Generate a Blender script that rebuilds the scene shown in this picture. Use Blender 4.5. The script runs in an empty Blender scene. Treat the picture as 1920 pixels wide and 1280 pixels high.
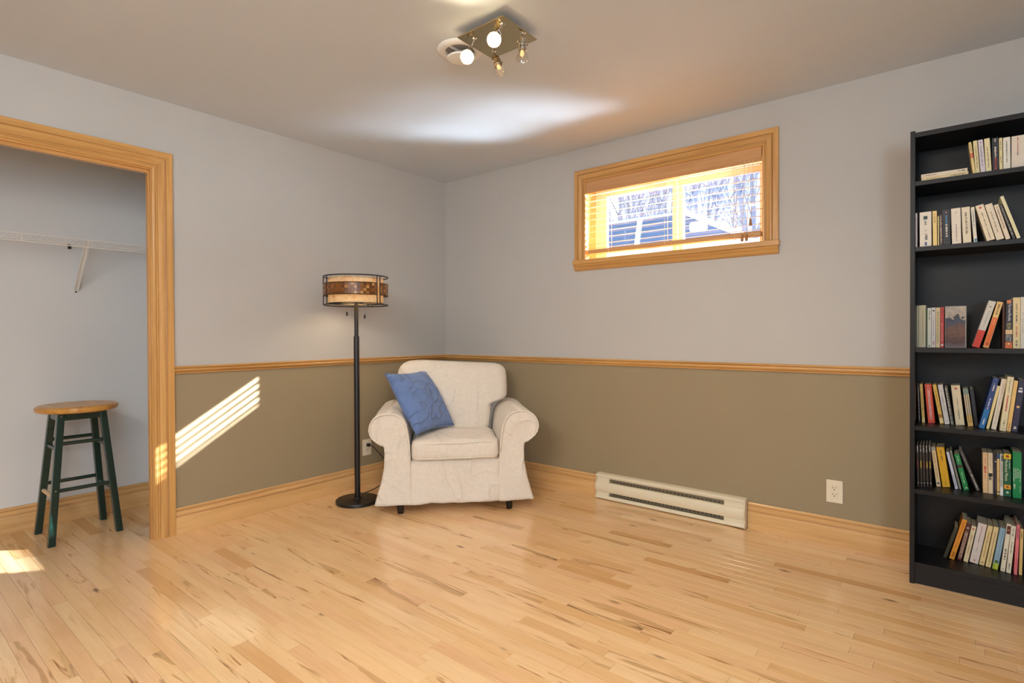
import bpy, bmesh, math, random
from mathutils import Vector, Matrix, noise

# ------------------------------------------------------------------ camera
scene = bpy.context.scene
COL = scene.collection
CAM = (3.4138, -3.3076, 1.1283)
YAW, PITCH, ROLL, FPX, V0 = 0.680395, -0.0092818, -0.0043918, 1019.61, 634.378
fw = Vector((-math.sin(YAW)*math.cos(PITCH), math.cos(YAW)*math.cos(PITCH), math.sin(PITCH)))
rt = Vector((math.cos(YAW), math.sin(YAW), 0.0))
up = rt.cross(fw)
R2 = rt*math.cos(ROLL) + up*math.sin(ROLL)
U2 = -rt*math.sin(ROLL) + up*math.cos(ROLL)
cd = bpy.data.cameras.new('camera')
cam = bpy.data.objects.new('camera', cd)
COL.objects.link(cam)
cam.matrix_world = Matrix(((R2.x, U2.x, -fw.x, CAM[0]), (R2.y, U2.y, -fw.y, CAM[1]), (R2.z, U2.z, -fw.z, CAM[2]), (0, 0, 0, 1)))
cd.sensor_width = 36.0
cd.sensor_fit = 'HORIZONTAL'
cd.lens = 36.0*FPX/1920.0
cd.shift_y = (V0-640.0)/1920.0
cd.clip_start = 0.05
cd.clip_end = 300
scene.camera = cam

# ------------------------------------------------------------------ world, sun, exposure
scene.view_settings.view_transform = 'Standard'
scene.view_settings.look = 'None'
scene.view_settings.gamma = 1.0
scene.view_settings.use_curve_mapping = False
scene.view_settings.exposure = 0.0
scene.cycles.use_denoising = True
scene.cycles.max_bounces = 10
scene.cycles.diffuse_bounces = 6
scene.cycles.glossy_bounces = 4
scene.cycles.transparent_max_bounces = 16
scene.cycles.sample_clamp_indirect = 10.0
scene.cycles.blur_glossy = 0.3

world = bpy.data.worlds.new('winter_sky')
scene.world = world
world.use_nodes = True
wn = world.node_tree.nodes
wl = world.node_tree.links
wn['Background'].inputs['Color'].default_value = (0.74, 0.86, 1.0, 1)
wn['Background'].inputs['Strength'].default_value = 1.5

SUN_DIR = Vector((-0.86, -1.0, -0.63)).normalized()
sd = bpy.data.lights.new('sun', 'SUN')
sd.energy = 54.0
sd.angle = math.radians(0.53)
sd.color = (1.0, 0.97, 0.92)
sun = bpy.data.objects.new('sun', sd)
COL.objects.link(sun)
sun.rotation_euler = SUN_DIR.to_track_quat('-Z', 'Y').to_euler()
sun.location = (6, 8, 8)

def area_light(name, loc, target, sx, sy, power, color, spread=180):
    d = bpy.data.lights.new(name, 'AREA')
    d.shape = 'RECTANGLE'
    d.size, d.size_y = sx, sy
    d.energy = power
    d.color = color
    d.spread = math.radians(spread)
    o = bpy.data.objects.new(name, d)
    COL.objects.link(o)
    o.location = loc
    o.rotation_euler = (Vector(target)-Vector(loc)).to_track_quat('-Z', 'Y').to_euler()
    return o
# added fill lights behind the camera: cool from the right, warm from above
area_light('rear_cool_fill', (5.12, -4.2, 1.45), (-0.6, -2.4, 1.1), 1.8, 1.2, 96.0, (0.68, 0.85, 1.0))
# added area light in place of low sun reflected up off ice
area_light('glare_standin_light', (3.0, 1.22, 1.17), (3.0-0.86, 0.22, 1.80), 1.35, 0.56, 34.0, (0.84, 0.94, 1.0), 20)
area_light('rear_warm_fill', (2.5, -4.1, 2.38), (2.1, -1.5, 0.0), 1.4, 1.0, 72.0, (1.0, 0.96, 0.90))  # added overhead fill, no fixture stands there

# ------------------------------------------------------------------ helpers
def lin(c):
    def f(v):
        v = v/255.0
        return v/12.92 if v <= 0.04045 else ((v+0.055)/1.055)**2.4
    return (f(c[0]), f(c[1]), f(c[2]), 1.0)

ORG = {}
def top_of(o):
    while o.parent is not None:
        o = o.parent
    return o

def empty(name, loc, rz=0.0, label=None, cat=None, group=None, kind=None):
    o = bpy.data.objects.new(name, None)
    COL.objects.link(o)
    o.location = loc
    o.rotation_euler = (0, 0, rz)
    o.empty_display_size = 0.05
    tag(o, label, cat, group, kind)
    return o

def tag(o, label=None, cat=None, group=None, kind=None):
    if label: o['label'] = label
    if cat: o['category'] = cat
    if group: o['group'] = group
    if kind: o['kind'] = kind
    return o

def finish(name, me, mat, parent=None, smooth=False, local=False, loc=None):
    if mat is not None:
        for m in (mat if isinstance(mat, (list, tuple)) else [mat]):
            me.materials.append(m)
    if smooth:
        me.shade_smooth()
        if smooth != 'all':
            me.set_sharp_from_angle(angle=math.radians(38))
    o = bpy.data.objects.new(name, me)
    COL.objects.link(o)
    if loc is not None:
        o.location = loc
    if parent is not None:
        o.parent = parent
        if not local:
            t = top_of(parent)
            me.transform(Matrix.Translation(-Vector(t.location)))
    return o

def mk(name, verts, faces, mat, parent=None, smooth=False, local=False, loc=None, fmat=None):
    me = bpy.data.meshes.new(name)
    me.from_pydata([tuple(v) for v in verts], [], faces)
    if fmat:
        for p, i in zip(me.polygons, fmat):
            p.material_index = i
    me.update()
    return finish(name, me, mat, parent, smooth, local, loc)

class MB:
    """collects simple solids for one mesh"""
    def __init__(s):
        s.v = []; s.f = []; s.m = []
    def add(s, v, f, mi=0):
        b = len(s.v)
        s.v += [tuple(p) for p in v]
        s.f += [tuple(i+b for i in q) for q in f]
        s.m += [mi]*len(f)
        return s
    def box(s, x0, x1, y0, y1, z0, z1, mi=0):
        v = [(x, y, z) for z in (z0, z1) for y in (y0, y1) for x in (x0, x1)]
        return s.add(v, [(0, 2, 3, 1), (4, 5, 7, 6), (0, 1, 5, 4), (2, 6, 7, 3), (0, 4, 6, 2), (1, 3, 7, 5)], mi)
    def xbox(s, M, x0, x1, y0, y1, z0, z1, mi=0):
        v = [M @ Vector((x, y, z)) for z in (z0, z1) for y in (y0, y1) for x in (x0, x1)]
        return s.add(v, [(0, 2, 3, 1), (4, 5, 7, 6), (0, 1, 5, 4), (2, 6, 7, 3), (0, 4, 6, 2), (1, 3, 7, 5)], mi)
    def tube(s, pts, r, n=8, cap=True, mi=0, close=False):
        pts = [Vector(p) for p in pts]
        rs = r if isinstance(r, (list, tuple)) else [r]*len(pts)
        rings = []
        ref = None
        N = len(pts)
        for i, p in enumerate(pts):
            a = pts[(i-1) % N] if (i > 0 or close) else p
            b = pts[(i+1) % N] if (i < N-1 or close) else p
            d = (b-a)
            if d.length < 1e-9: d = Vector((0, 0, 1))
            d.normalize()
            if ref is None:
                ref = Vector((0, 0, 1)) if abs(d.z) < 0.9 else Vector((1, 0, 0))
            u = d.cross(ref)
            if u.length < 1e-6:
                u = d.cross(Vector((0, 1, 0)))
            u.normalize()
            w = u.cross(d); w.normalize()
            ref = w
            rings.append([p + (u*math.cos(2*math.pi*k/n) + w*math.sin(2*math.pi*k/n))*rs[i] for k in range(n)])
        v = [q for rg in rings for q in rg]
        f = []
        cnt = N if close else N-1
        for i in range(cnt):
            i2 = (i+1) % N
            for k in range(n):
                k2 = (k+1) % n
                f.append((i*n+k, i*n+k2, i2*n+k2, i2*n+k))
        if cap and not close:
            f.append(tuple(reversed(range(n))))
            f.append(tuple((N-1)*n+k for k in range(n)))
        return s.add(v, f, mi)
    def lathe(s, prof, c, n=32, M=None, mi=0, cap=True):
        """prof: list of (r, h) revolved about the z axis through c (or the frame M)"""
        v = []
        for r, h in prof:
            for k in range(n):
                a = 2*math.pi*k/n
                p = Vector((r*math.cos(a), r*math.sin(a), h))
                v.append(M @ p if M is not None else p + Vector(c))
        f = []
        for i in range(len(prof)-1):
            for k in range(n):
                k2 = (k+1) % n
                f.append((i*n+k, i*n+k2, (i+1)*n+k2, (i+1)*n+k))
        if cap:
            f.append(tuple(reversed(range(n))))
            f.append(tuple((len(prof)-1)*n+k for k in range(n)))
        return s.add(v, f, mi)
    def prism(s, prof, fn, a, b, mi=0):
        """closed 2-D profile swept from a to b; fn(u, w, t) -> point; a, b may be functions of (u, w) for mitres"""
        n = len(prof)
        A = [fn(u, w, a(u, w) if callable(a) else a) for u, w in prof]
        B = [fn(u, w, b(u, w) if callable(b) else b) for u, w in prof]
        f = [(i, (i+1) % n, n+(i+1) % n, n+i) for i in range(n)]
        f += [tuple(reversed(range(n))), tuple(range(n, 2*n))]
        return s.add(A+B, f, mi)
    def build(s, name, mat, parent=None, smooth=False, local=False, loc=None, fix=True, bevel=0, seg=1):
        me = bpy.data.meshes.new(name)
        me.from_pydata(s.v, [], s.f)
        for p, i in zip(me.polygons, s.m):
            p.material_index = i
        if fix or bevel:
            bm = bmesh.new(); bm.from_mesh(me)
            if bevel:
                bmesh.ops.bevel(bm, geom=list(bm.edges), offset=bevel, segments=seg, affect='EDGES', profile=0.5)
            bmesh.ops.recalc_face_normals(bm, faces=bm.faces)
            bm.to_mesh(me); bm.free()
        me.update()
        return finish(name, me, mat, parent, smooth, local, loc)

# ------------------------------------------------------------------ materials
MATS = {}
def newmat(name):
    m = bpy.data.materials.new(name)
    m.use_nodes = True
    nt = m.node_tree
    b = nt.nodes['Principled BSDF']
    return m, nt, b

def link(nt, a, b):
    nt.links.new(a, b)

def node(nt, typ, **kw):
    n = nt.nodes.new(typ)
    for k, v in kw.items():
        if k.startswith('i_'):
            n.inputs[k[2:].replace('_', ' ')].default_value = v
        else:
            setattr(n, k, v)
    return n

def ramp(nt, src, stops, interp='LINEAR'):
    r = nt.nodes.new('ShaderNodeValToRGB')
    r.color_ramp.interpolation = interp
    el = r.color_ramp.elements
    while len(el) > 1: el.remove(el[-1])
    el[0].position = stops[0][0]; el[0].color = stops[0][1]
    for p, c in stops[1:]:
        e = el.new(p); e.color = c
    nt.links.new(src, r.inputs[0])
    return r

def mixc(nt, fac, a, b, mode='MIX'):
    n = nt.nodes.new('ShaderNodeMix')
    n.data_type = 'RGBA'; n.blend_type = mode
    def put(sock, v):
        if isinstance(v, bpy.types.NodeSocket): nt.links.new(v, sock)
        else: sock.default_value = v
    put(n.inputs[0], fac); put(n.inputs[6], a); put(n.inputs[7], b)
    return n.outputs[2]

def plain(name, rgb, rough=0.5, metal=0.0, spec=0.5, var=0.0, vscale=8.0, bump=0.0, bscale=200.0, coat=0.0, sheen=0.0):
    """single-colour material with a little procedural variation and relief"""
    key = (name,)
    if key in MATS: return MATS[key]
    m, nt, b = newmat(name)
    c = lin(rgb)
    b.inputs['Roughness'].default_value = rough
    b.inputs['Metallic'].default_value = metal
    b.inputs['Specular IOR Level'].default_value = spec
    b.inputs['Coat Weight'].default_value = coat
    b.inputs['Sheen Weight'].default_value = sheen
    tc = node(nt, 'ShaderNodeTexCoord')
    if var > 0:
        nz = node(nt, 'ShaderNodeTexNoise', i_Scale=vscale, i_Detail=4.0)
        link(nt, tc.outputs['Object'], nz.inputs['Vector'])
        d = tuple(x*(1-var) for x in c[:3]) + (1,)
        l = tuple(min(1, x*(1+var)) for x in c[:3]) + (1,)
        rp = ramp(nt, nz.outputs['Fac'], [(0.3, d), (0.7, l)])
        link(nt, rp.outputs[0], b.inputs['Base Color'])
    else:
        b.inputs['Base Color'].default_value = c
    if bump > 0:
        nb = node(nt, 'ShaderNodeTexNoise', i_Scale=bscale, i_Detail=3.0)
        link(nt, tc.outputs['Object'], nb.inputs['Vector'])
        bp = node(nt, 'ShaderNodeBump', i_Strength=bump, i_Distance=0.002)
        link(nt, nb.outputs['Fac'], bp.inputs['Height'])
        link(nt, bp.outputs[0], b.inputs['Normal'])
    MATS[key] = m
    return m

def wood(name, dark, light, axis, rough=0.32, scale=1.0, knots=True, coat=0.15):
    """varnished wood, grain along the given world axis"""
    m, nt, b = newmat(name)
    geo = node(nt, 'ShaderNodeNewGeometry')
    mp = node(nt, 'ShaderNodeMapping')
    sc = [38*scale, 38*scale, 38*scale]; sc['xyz'.index(axis)] = 1.3*scale
    mp.inputs['Scale'].default_value = sc
    link(nt, geo.outputs['Position'], mp.inputs['Vector'])
    nz = node(nt, 'ShaderNodeTexNoise', i_Scale=1.0, i_Detail=5.0, i_Roughness=0.6, i_Distortion=0.8)
    link(nt, mp.outputs[0], nz.inputs['Vector'])
    rp = ramp(nt, nz.outputs['Fac'], [(0.28, lin(dark)), (0.55, lin(light)), (0.8, lin([min(255, v+6) for v in light]))])
    mp2 = node(nt, 'ShaderNodeMapping')
    sc2 = [3.0, 3.0, 3.0]; sc2['xyz'.index(axis)] = 0.8
    mp2.inputs['Scale'].default_value = sc2
    link(nt, geo.outputs['Position'], mp2.inputs['Vector'])
    n2 = node(nt, 'ShaderNodeTexNoise', i_Scale=1.0, i_Detail=2.0)
    link(nt, mp2.outputs[0], n2.inputs['Vector'])
    r2 = ramp(nt, n2.outputs['Fac'], [(0.3, (0.88, 0.86, 0.82, 1)), (0.65, (1, 1, 1, 1))])
    link(nt, mixc(nt, 1.0, rp.outputs[0], r2.outputs[0], 'MULTIPLY'), b.inputs['Base Color'])
    b.inputs['Roughness'].default_value = rough
    b.inputs['Coat Weight'].default_value = coat
    b.inputs['Coat Roughness'].default_value = 0.15
    return m

TD, TL = (190, 136, 72), (216, 166, 100)
M_WX = wood('maple_trim_x', TD, TL, 'x')
M_WY = wood('maple_trim_y', TD, TL, 'y')
M_WZ = wood('maple_trim_z', TD, TL, 'z')
BD, BL = (208, 160, 100), (228, 184, 126)
M_BX = wood('maple_base_x', BD, BL, 'x')
M_BY = wood('maple_base_y', BD, BL, 'y')
M_BLIND = wood('blind_wood', (196, 142, 86), (214, 164, 108), 'x', rough=0.4)

def paint(name, rgb):
    m, nt, b = newmat(name)
    b.inputs['Base Color'].default_value = lin(rgb)
    b.inputs['Roughness'].default_value = 0.55
    b.inputs['Specular IOR Level'].default_value = 0.35
    geo = node(nt, 'ShaderNodeNewGeometry')
    nz = node(nt, 'ShaderNodeTexNoise', i_Scale=160.0, i_Detail=3.0)
    link(nt, geo.outputs['Position'], nz.inputs['Vector'])
    n2 = node(nt, 'ShaderNodeTexNoise', i_Scale=2.5, i_Detail=2.0)
    link(nt, geo.outputs['Position'], n2.inputs['Vector'])
    c = lin(rgb)
    rp = ramp(nt, n2.outputs['Fac'], [(0.3, tuple(v*0.97 for v in c[:3])+(1,)), (0.7, c)])
    link(nt, rp.outputs[0], b.inputs['Base Color'])
    bp = node(nt, 'ShaderNodeBump', i_Strength=0.12, i_Distance=0.002)
    link(nt, nz.outputs['Fac'], bp.inputs['Height'])
    link(nt, bp.outputs[0], b.inputs['Normal'])
    return m
M_WHITE = paint('white_wall_paint', (194, 192, 189))
M_TAUPE = paint('taupe_wall_paint', (158, 143, 115))
M_CEIL = paint('ceiling_paint', (210, 217, 226))
M_CLOSET = paint('closet_lightened_paint', (214, 214, 214))  # wall white lightened to make up for weak light in the closet

def floor_mat():
    m, nt, b = newmat('maple_floor')
    geo = node(nt, 'ShaderNodeNewGeometry')
    a1 = node(nt, 'ShaderNodeAttribute', attribute_name='prand')
    a2 = node(nt, 'ShaderNodeAttribute', attribute_name='prand2')
    # per-plank offset of the grain coordinates
    off = node(nt, 'ShaderNodeCombineXYZ')
    mu = node(nt, 'ShaderNodeMath', operation='MULTIPLY'); mu.inputs[1].default_value = 57.0
    link(nt, a1.outputs['Fac'], mu.inputs[0])
    mu2 = node(nt, 'ShaderNodeMath', operation='MULTIPLY'); mu2.inputs[1].default_value = 31.0
    link(nt, a2.outputs['Fac'], mu2.inputs[0])
    link(nt, mu.outputs[0], off.inputs[0]); link(nt, mu2.outputs[0], off.inputs[1]); link(nt, mu.outputs[0], off.inputs[2])
    vadd = node(nt, 'ShaderNodeVectorMath', operation='ADD')
    link(nt, geo.outputs['Position'], vadd.inputs[0]); link(nt, off.outputs[0], vadd.inputs[1])
    def mapped(sx, sy):
        mp = node(nt, 'ShaderNodeMapping'); mp.inputs['Scale'].default_value = (sx, sy, 1)
        link(nt, vadd.outputs[0], mp.inputs['Vector']); return mp.outputs[0]
    base = ramp(nt, a1.outputs['Fac'], [(0.0, lin((242, 202, 150))), (0.2, lin((246, 211, 162))), (0.42, lin((242, 202, 154))),
                (0.6, lin((240, 196, 150))), (0.76, lin((245, 207, 156))), (0.9, lin((238, 196, 142))), (0.96, lin((230, 184, 128))), (1.0, lin((220, 170, 112)))])
    g = node(nt, 'ShaderNodeTexNoise', i_Scale=1.0, i_Detail=5.0, i_Roughness=0.65, i_Distortion=0.6)
    link(nt, mapped(3.0, 70.0), g.inputs['Vector'])
    gr = ramp(nt, g.outputs['Fac'], [(0.25, (0.90, 0.87, 0.83, 1)), (0.6, (1.0, 1.0, 1.0, 1))])
    c1 = mixc(nt, 1.0, base.outputs[0], gr.outputs[0], 'MULTIPLY')
    # broad tint inside a plank
    t = node(nt, 'ShaderNodeTexNoise', i_Scale=1.0, i_Detail=2.0)
    link(nt, mapped(2.5, 12.0), t.inputs['Vector'])
    tr = ramp(nt, t.outputs['Fac'], [(0.3, (0.93, 0.88, 0.82, 1)), (0.6, (1, 1, 1, 1))])
    c2 = mixc(nt, 1.0, c1, tr.outputs[0], 'MULTIPLY')
    # brown mineral streaks on some planks
    s = node(nt, 'ShaderNodeTexNoise', i_Scale=1.0, i_Detail=3.0, i_Roughness=0.55, i_Distortion=1.2)
    link(nt, mapped(2.6, 34.0), s.inputs['Vector'])
    sr = ramp(nt, s.outputs['Fac'], [(0.615, (0, 0, 0, 1)), (0.69, (1, 1, 1, 1))])
    gate = ramp(nt, a2.outputs['Fac'], [(0.45, (0.12, 0.12, 0.12, 1)), (0.62, (0.75, 0.75, 0.75, 1)), (0.9, (1, 1, 1, 1))])
    sm = mixc(nt, 1.0, sr.outputs[0], gate.outputs[0], 'MULTIPLY')
    c3 = mixc(nt, sm, c2, lin((176, 120, 62)))
    s2 = ramp(nt, s.outputs['Fac'], [(0.69, (0, 0, 0, 1)), (0.73, (1, 1, 1, 1))])
    sm2 = mixc(nt, 1.0, s2.outputs[0], gate.outputs[0], 'MULTIPLY')
    c4 = mixc(nt, sm2, c3, lin((116, 68, 30)))
    # broad olive-brown heartwood patches on a few planks
    hw = node(nt, 'ShaderNodeTexNoise', i_Scale=1.0, i_Detail=4.0, i_Roughness=0.6, i_Distortion=0.9)
    link(nt, mapped(1.7, 17.0), hw.inputs['Vector'])
    hr = ramp(nt, hw.outputs['Fac'], [(0.54, (0, 0, 0, 1)), (0.58, (.75, .75, .75, 1)), (0.66, (.55, .55, .55, 1)), (0.70, (1, 1, 1, 1))])
    hg = ramp(nt, a2.outputs['Fac'], [(0.80, (0, 0, 0, 1)), (0.84, (.8, .8, .8, 1)), (1.0, (1, 1, 1, 1))])
    hm = mixc(nt, 1.0, hr.outputs[0], hg.outputs[0], 'MULTIPLY')
    hd = ramp(nt, hw.outputs['Fac'], [(0.55, lin((196, 150, 90))), (0.66, lin((170, 122, 64))), (0.72, lin((112, 74, 34)))])
    c4 = mixc(nt, hm, c4, hd.outputs[0])
    # small knots
    vo = node(nt, 'ShaderNodeTexVoronoi', i_Scale=1.0)
    link(nt, mapped(2.6, 7.0), vo.inputs['Vector'])
    vr = ramp(nt, vo.outputs['Distance'], [(0.03, (1, 1, 1, 1)), (0.095, (0, 0, 0, 1))])
    sep = node(nt, 'ShaderNodeSeparateColor')
    link(nt, vo.outputs['Color'], sep.inputs[0])
    kg = ramp(nt, sep.outputs[0], [(0.45, (0, 0, 0, 1)), (0.5, (0.9, 0.9, 0.9, 1))])
    km = mixc(nt, 1.0, vr.outputs[0], kg.outputs[0], 'MULTIPLY')
    c5 = mixc(nt, km, c4, lin((108, 66, 34)))
    link(nt, c5, b.inputs['Base Color'])
    b.inputs['Roughness'].default_value = 0.45
    b.inputs['Specular IOR Level'].default_value = 0.4
    b.inputs['Coat Weight'].default_value = 1.0
    b.inputs['Coat Roughness'].default_value = 0.16
    b.inputs['Coat IOR'].default_value = 1.56
    return m
M_FLOOR = floor_mat()
M_DARK = plain('dark_gap', (70, 44, 22), 0.8)

def fabric(name, rgb, bump_small=0.25, fold=0.5, fscale=7.0, rough=0.9, sheen=0.2):
    m, nt, b = newmat(name)
    tc = node(nt, 'ShaderNodeTexCoord')
    c = lin(rgb)
    nz = node(nt, 'ShaderNodeTexNoise', i_Scale=60.0, i_Detail=3.0)
    link(nt, tc.outputs['Object'], nz.inputs['Vector'])
    rp = ramp(nt, nz.outputs['Fac'], [(0.3, tuple(v*0.92 for v in c[:3])+(1,)), (0.7, c)])
    link(nt, rp.outputs[0], b.inputs['Base Color'])
    b.inputs['Roughness'].default_value = rough
    b.inputs['Sheen Weight'].default_value = sheen
    b.inputs['Specular IOR Level'].default_value = 0.2
    weave = node(nt, 'ShaderNodeTexNoise', i_Scale=420.0, i_Detail=2.0)
    link(nt, tc.outputs['Object'], weave.inputs['Vector'])
    fo = node(nt, 'ShaderNodeTexNoise', i_Scale=fscale, i_Detail=3.0, i_Distortion=1.6)
    link(nt, tc.outputs['Object'], fo.inputs['Vector'])
    # crease lines where the noise crosses its middle value
    cr = node(nt, 'ShaderNodeTexNoise', i_Scale=fscale*0.8, i_Detail=1.5, i_Distortion=0.7)
    mpc = node(nt, 'ShaderNodeMapping'); mpc.inputs['Scale'].default_value = (1.0, 1.0, 0.7); mpc.inputs['Rotation'].default_value = (0.3, 0.5, 0.2)
    link(nt, tc.outputs['Object'], mpc.inputs['Vector']); link(nt, mpc.outputs[0], cr.inputs['Vector'])
    crr = ramp(nt, cr.outputs['Fac'], [(0.40, (0, 0, 0, 1)), (0.47, (.35, .35, .35, 1)), (0.50, (1, 1, 1, 1)), (0.53, (.35, .35, .35, 1)), (0.60, (0, 0, 0, 1))], 'EASE')
    hsum = mixc(nt, 0.45, fo.outputs['Fac'], crr.outputs[0])
    b1 = node(nt, 'ShaderNodeBump', i_Strength=fold, i_Distance=0.03)
    link(nt, hsum, b1.inputs['Height'])
    b2 = node(nt, 'ShaderNodeBump', i_Strength=bump_small, i_Distance=0.001)
    link(nt, weave.outputs['Fac'], b2.inputs['Height'])
    link(nt, b1.outputs[0], b2.inputs['Normal'])
    link(nt, b2.outputs[0], b.inputs['Normal'])
    return m
M_COTTON = fabric('off_white_cotton', (234, 224, 211), 0.15, 0.5, 5.0)
M_PIPING = fabric('cotton_piping', (236, 228, 214), 0.1, 0.0)
M_DENIM = fabric('blue_cotton', (112, 138, 190), 0.4, 0.8, 9.0)

def emit(name, rgb, strength):
    m, nt, b = newmat(name)
    b.inputs['Base Color'].default_value = lin(rgb)
    b.inputs['Emission Color'].default_value = lin(rgb)
    b.inputs['Emission Strength'].default_value = strength
    return m

def glass_thin(name, tint=(0.96, 0.98, 1.0), gloss=0.06):
    m = bpy.data.materials.new(name); m.use_nodes = True
    nt = m.node_tree; nt.nodes.clear()
    out = nt.nodes.new('ShaderNodeOutputMaterial')
    tr = nt.nodes.new('ShaderNodeBsdfTransparent'); tr.inputs[0].default_value = tint+(1,)
    gl = nt.nodes.new('ShaderNodeBsdfGlossy'); gl.inputs['Roughness'].default_value = 0.02
    mx = nt.nodes.new('ShaderNodeMixShader'); mx.inputs[0].default_value = gloss
    nt.links.new(tr.outputs[0], mx.inputs[1]); nt.links.new(gl.outputs[0], mx.inputs[2]); nt.links.new(mx.outputs[0], out.inputs[0])
    return m
M_GLASS = glass_thin('window_glass')
M_BLACKWOOD = plain('black_brown_veneer', (19, 16, 17), 0.42, spec=0.4, var=0.15, vscale=30, bump=0.1, bscale=90)
M_BLACK = plain('black_metal', (26, 22, 22), 0.38, spec=0.5)
M_BLACKLEG = plain('black_leg', (22, 18, 16), 0.35)
M_CHROME = plain('polished_nickel', (196, 192, 186), 0.14, metal=1.0)
M_PLATE = plain('polished_brass_nickel_plate', (196, 178, 140), 0.16, metal=1.0)
M_WHITEPL = plain('white_plastic', (232, 230, 226), 0.35)
M_IVORY = plain('ivory_plastic', (236, 224, 200), 0.35)
M_SLOT = plain('dark_slot', (24, 20, 18), 0.7)
M_HEATER = plain('cream_enamel', (232, 222, 196), 0.35, spec=0.5)
M_GREYMET = plain('galvanised_fins', (150, 142, 124), 0.4, metal=0.6)
M_WIRE = plain('white_wire', (228, 226, 222), 0.4)
M_GREEN = plain('dark_green_paint', (10, 44, 38), 0.3, coat=0.3)
M_RAW = plain('raw_dowel_wood', (214, 188, 150), 0.6, var=0.08)
M_SEAT = wood('honey_seat', (186, 126, 52), (214, 156, 76), 'x')
M_VINYL = plain('tan_window_frame', (242, 226, 198), 0.4)
M_SNOW = None
# ------------------------------------------------------------------ room shell
H = 2.428
ZR = 0.951
RX1, RY0 = 5.2, -5.8
YC = -2.126            # outer edge of the closet casing
ZC = 2.1394

def two_tone(mb, x0, x1, y0, y1, z0, z1, split=0.93):
    if z0 < split < z1:
        mb.box(x0, x1, y0, y1, z0, split, 1)
        mb.box(x0, x1, y0, y1, split, z1, 0)
    else:
        mb.box(x0, x1, y0, y1, z0, z1, 1 if z1 <= split else 0)

def struct(o, label, cat):
    return tag(o, label, cat, kind='structure')

w = MB()
two_tone(w, -0.075, 0, -2.217, 0.28, 0, H)
two_tone(w, -0.075, 0, -3.85, -2.217, 2.049, H)
two_tone(w, -0.075, 0, RY0, -3.85, 0, H)
struct(w.build('wall_left', [M_WHITE, M_TAUPE]), 'white over taupe wall with the closet opening, behind the floor lamp', 'wall')
w = MB()
WX0, WX1, WZ0, WZ1 = 1.395, 2.585, 1.640, 2.205
two_tone(w, 0, WX0, 0, 0.28, 0, H)
two_tone(w, WX1, RX1, 0, 0.28, 0, H)
two_tone(w, WX0, WX1, 0, 0.28, 0, WZ0)
two_tone(w, WX0, WX1, 0, 0.28, WZ1, H)
struct(w.build('wall_right', [M_WHITE, M_TAUPE]), 'white over taupe wall with the small high window', 'wall')
w = MB(); two_tone(w, RX1, RX1+0.1, RY0, 0.28, 0, H)
struct(w.build('wall_far_right', [M_WHITE, M_TAUPE]), 'white over taupe wall right of the bookcase, out of view', 'wall')
w = MB(); two_tone(w, -0.9, RX1+0.1, RY0-0.1, RY0, 0, H)
struct(w.build('wall_front', [M_WHITE, M_TAUPE]), 'white over taupe wall behind the camera', 'wall')
w = MB(); w.box(-0.875, -0.775, -4.0, -1.75, 0, H)
struct(w.build('wall_closet_back', [M_CLOSET]), 'plain white back wall of the closet', 'wall')
w = MB(); w.box(-0.775, -0.075, -1.85, -1.75, 0, H); w.box(-0.775, -0.075, -4.0, -3.9, 0, H)
struct(w.build('wall_closet_side', [M_CLOSET]), 'white end walls inside the closet', 'wall')
w = MB(); w.box(-0.875, RX1+0.1, RY0-0.1, 0.28, H, H+0.08)
struct(w.build('ceiling', [M_CEIL]), 'smooth off-white ceiling', 'ceiling')

# ------------------------------------------------------------------ plank floor
floor = empty('floor', (0, 0, 0))
struct(floor, 'varnished maple strip floor with knots and brown streaks', 'floor')
sub = MB(); sub.box(-0.875, RX1+0.1, RY0-0.1, 0.28, -0.06, -0.0035)
sub.build('subfloor', M_DARK, floor)
rng = random.Random(7)
PW = 0.0558
planks = []
yk = -2.931
while yk < 0.02: yk += PW
k = 0
ytop = yk
while ytop > RY0:
    y1 = ytop; y0 = ytop-PW
    x = -0.775 - rng.uniform(0, 0.6)
    while x < RX1:
        L = rng.choice([rng.uniform(0.24, 0.5), rng.uniform(0.35, 0.75), rng.uniform(0.5, 1.05)])
        a, b_ = max(x, -0.775), min(x+L, RX1)
        if b_-a > 0.03 and y0 < 0.0:
            planks.append((a, b_, y0, min(y1, 0.0), rng.random(), rng.random()))
        x += L
    ytop -= PW

def to_px(p):
    d = Vector(p)-Vector(CAM)
    z = d.dot(fw)
    if z < 0.2: return None
    return (960+FPX*d.dot(R2)/z, V0-FPX*d.dot(U2)/z)
def px_area(pl):
    q = [to_px((x, y, 0)) for x, y in ((pl[0], pl[2]), (pl[1], pl[2]), (pl[1], pl[3]), (pl[0], pl[3]))]
    if any(p is None for p in q): return 0
    q = [(min(max(p[0], 0), 1920), min(max(p[1], 0), 1280)) for p in q]
    return abs(sum(q[i][0]*q[(i+1) % 4][1]-q[(i+1) % 4][0]*q[i][1] for i in range(4)))/2
def blocked(pl):           # behind the armchair skirt, bookcase or closet wall
    mx, my = (pl[0]+pl[1])/2, (pl[2]+pl[3])/2
    if mx < -0.02 and my > -2.2: return True
    if mx > 3.3 and my > -0.28: return True
    return False
planks.sort(key=lambda p: -(0 if blocked(p) else px_area(p)))
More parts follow.
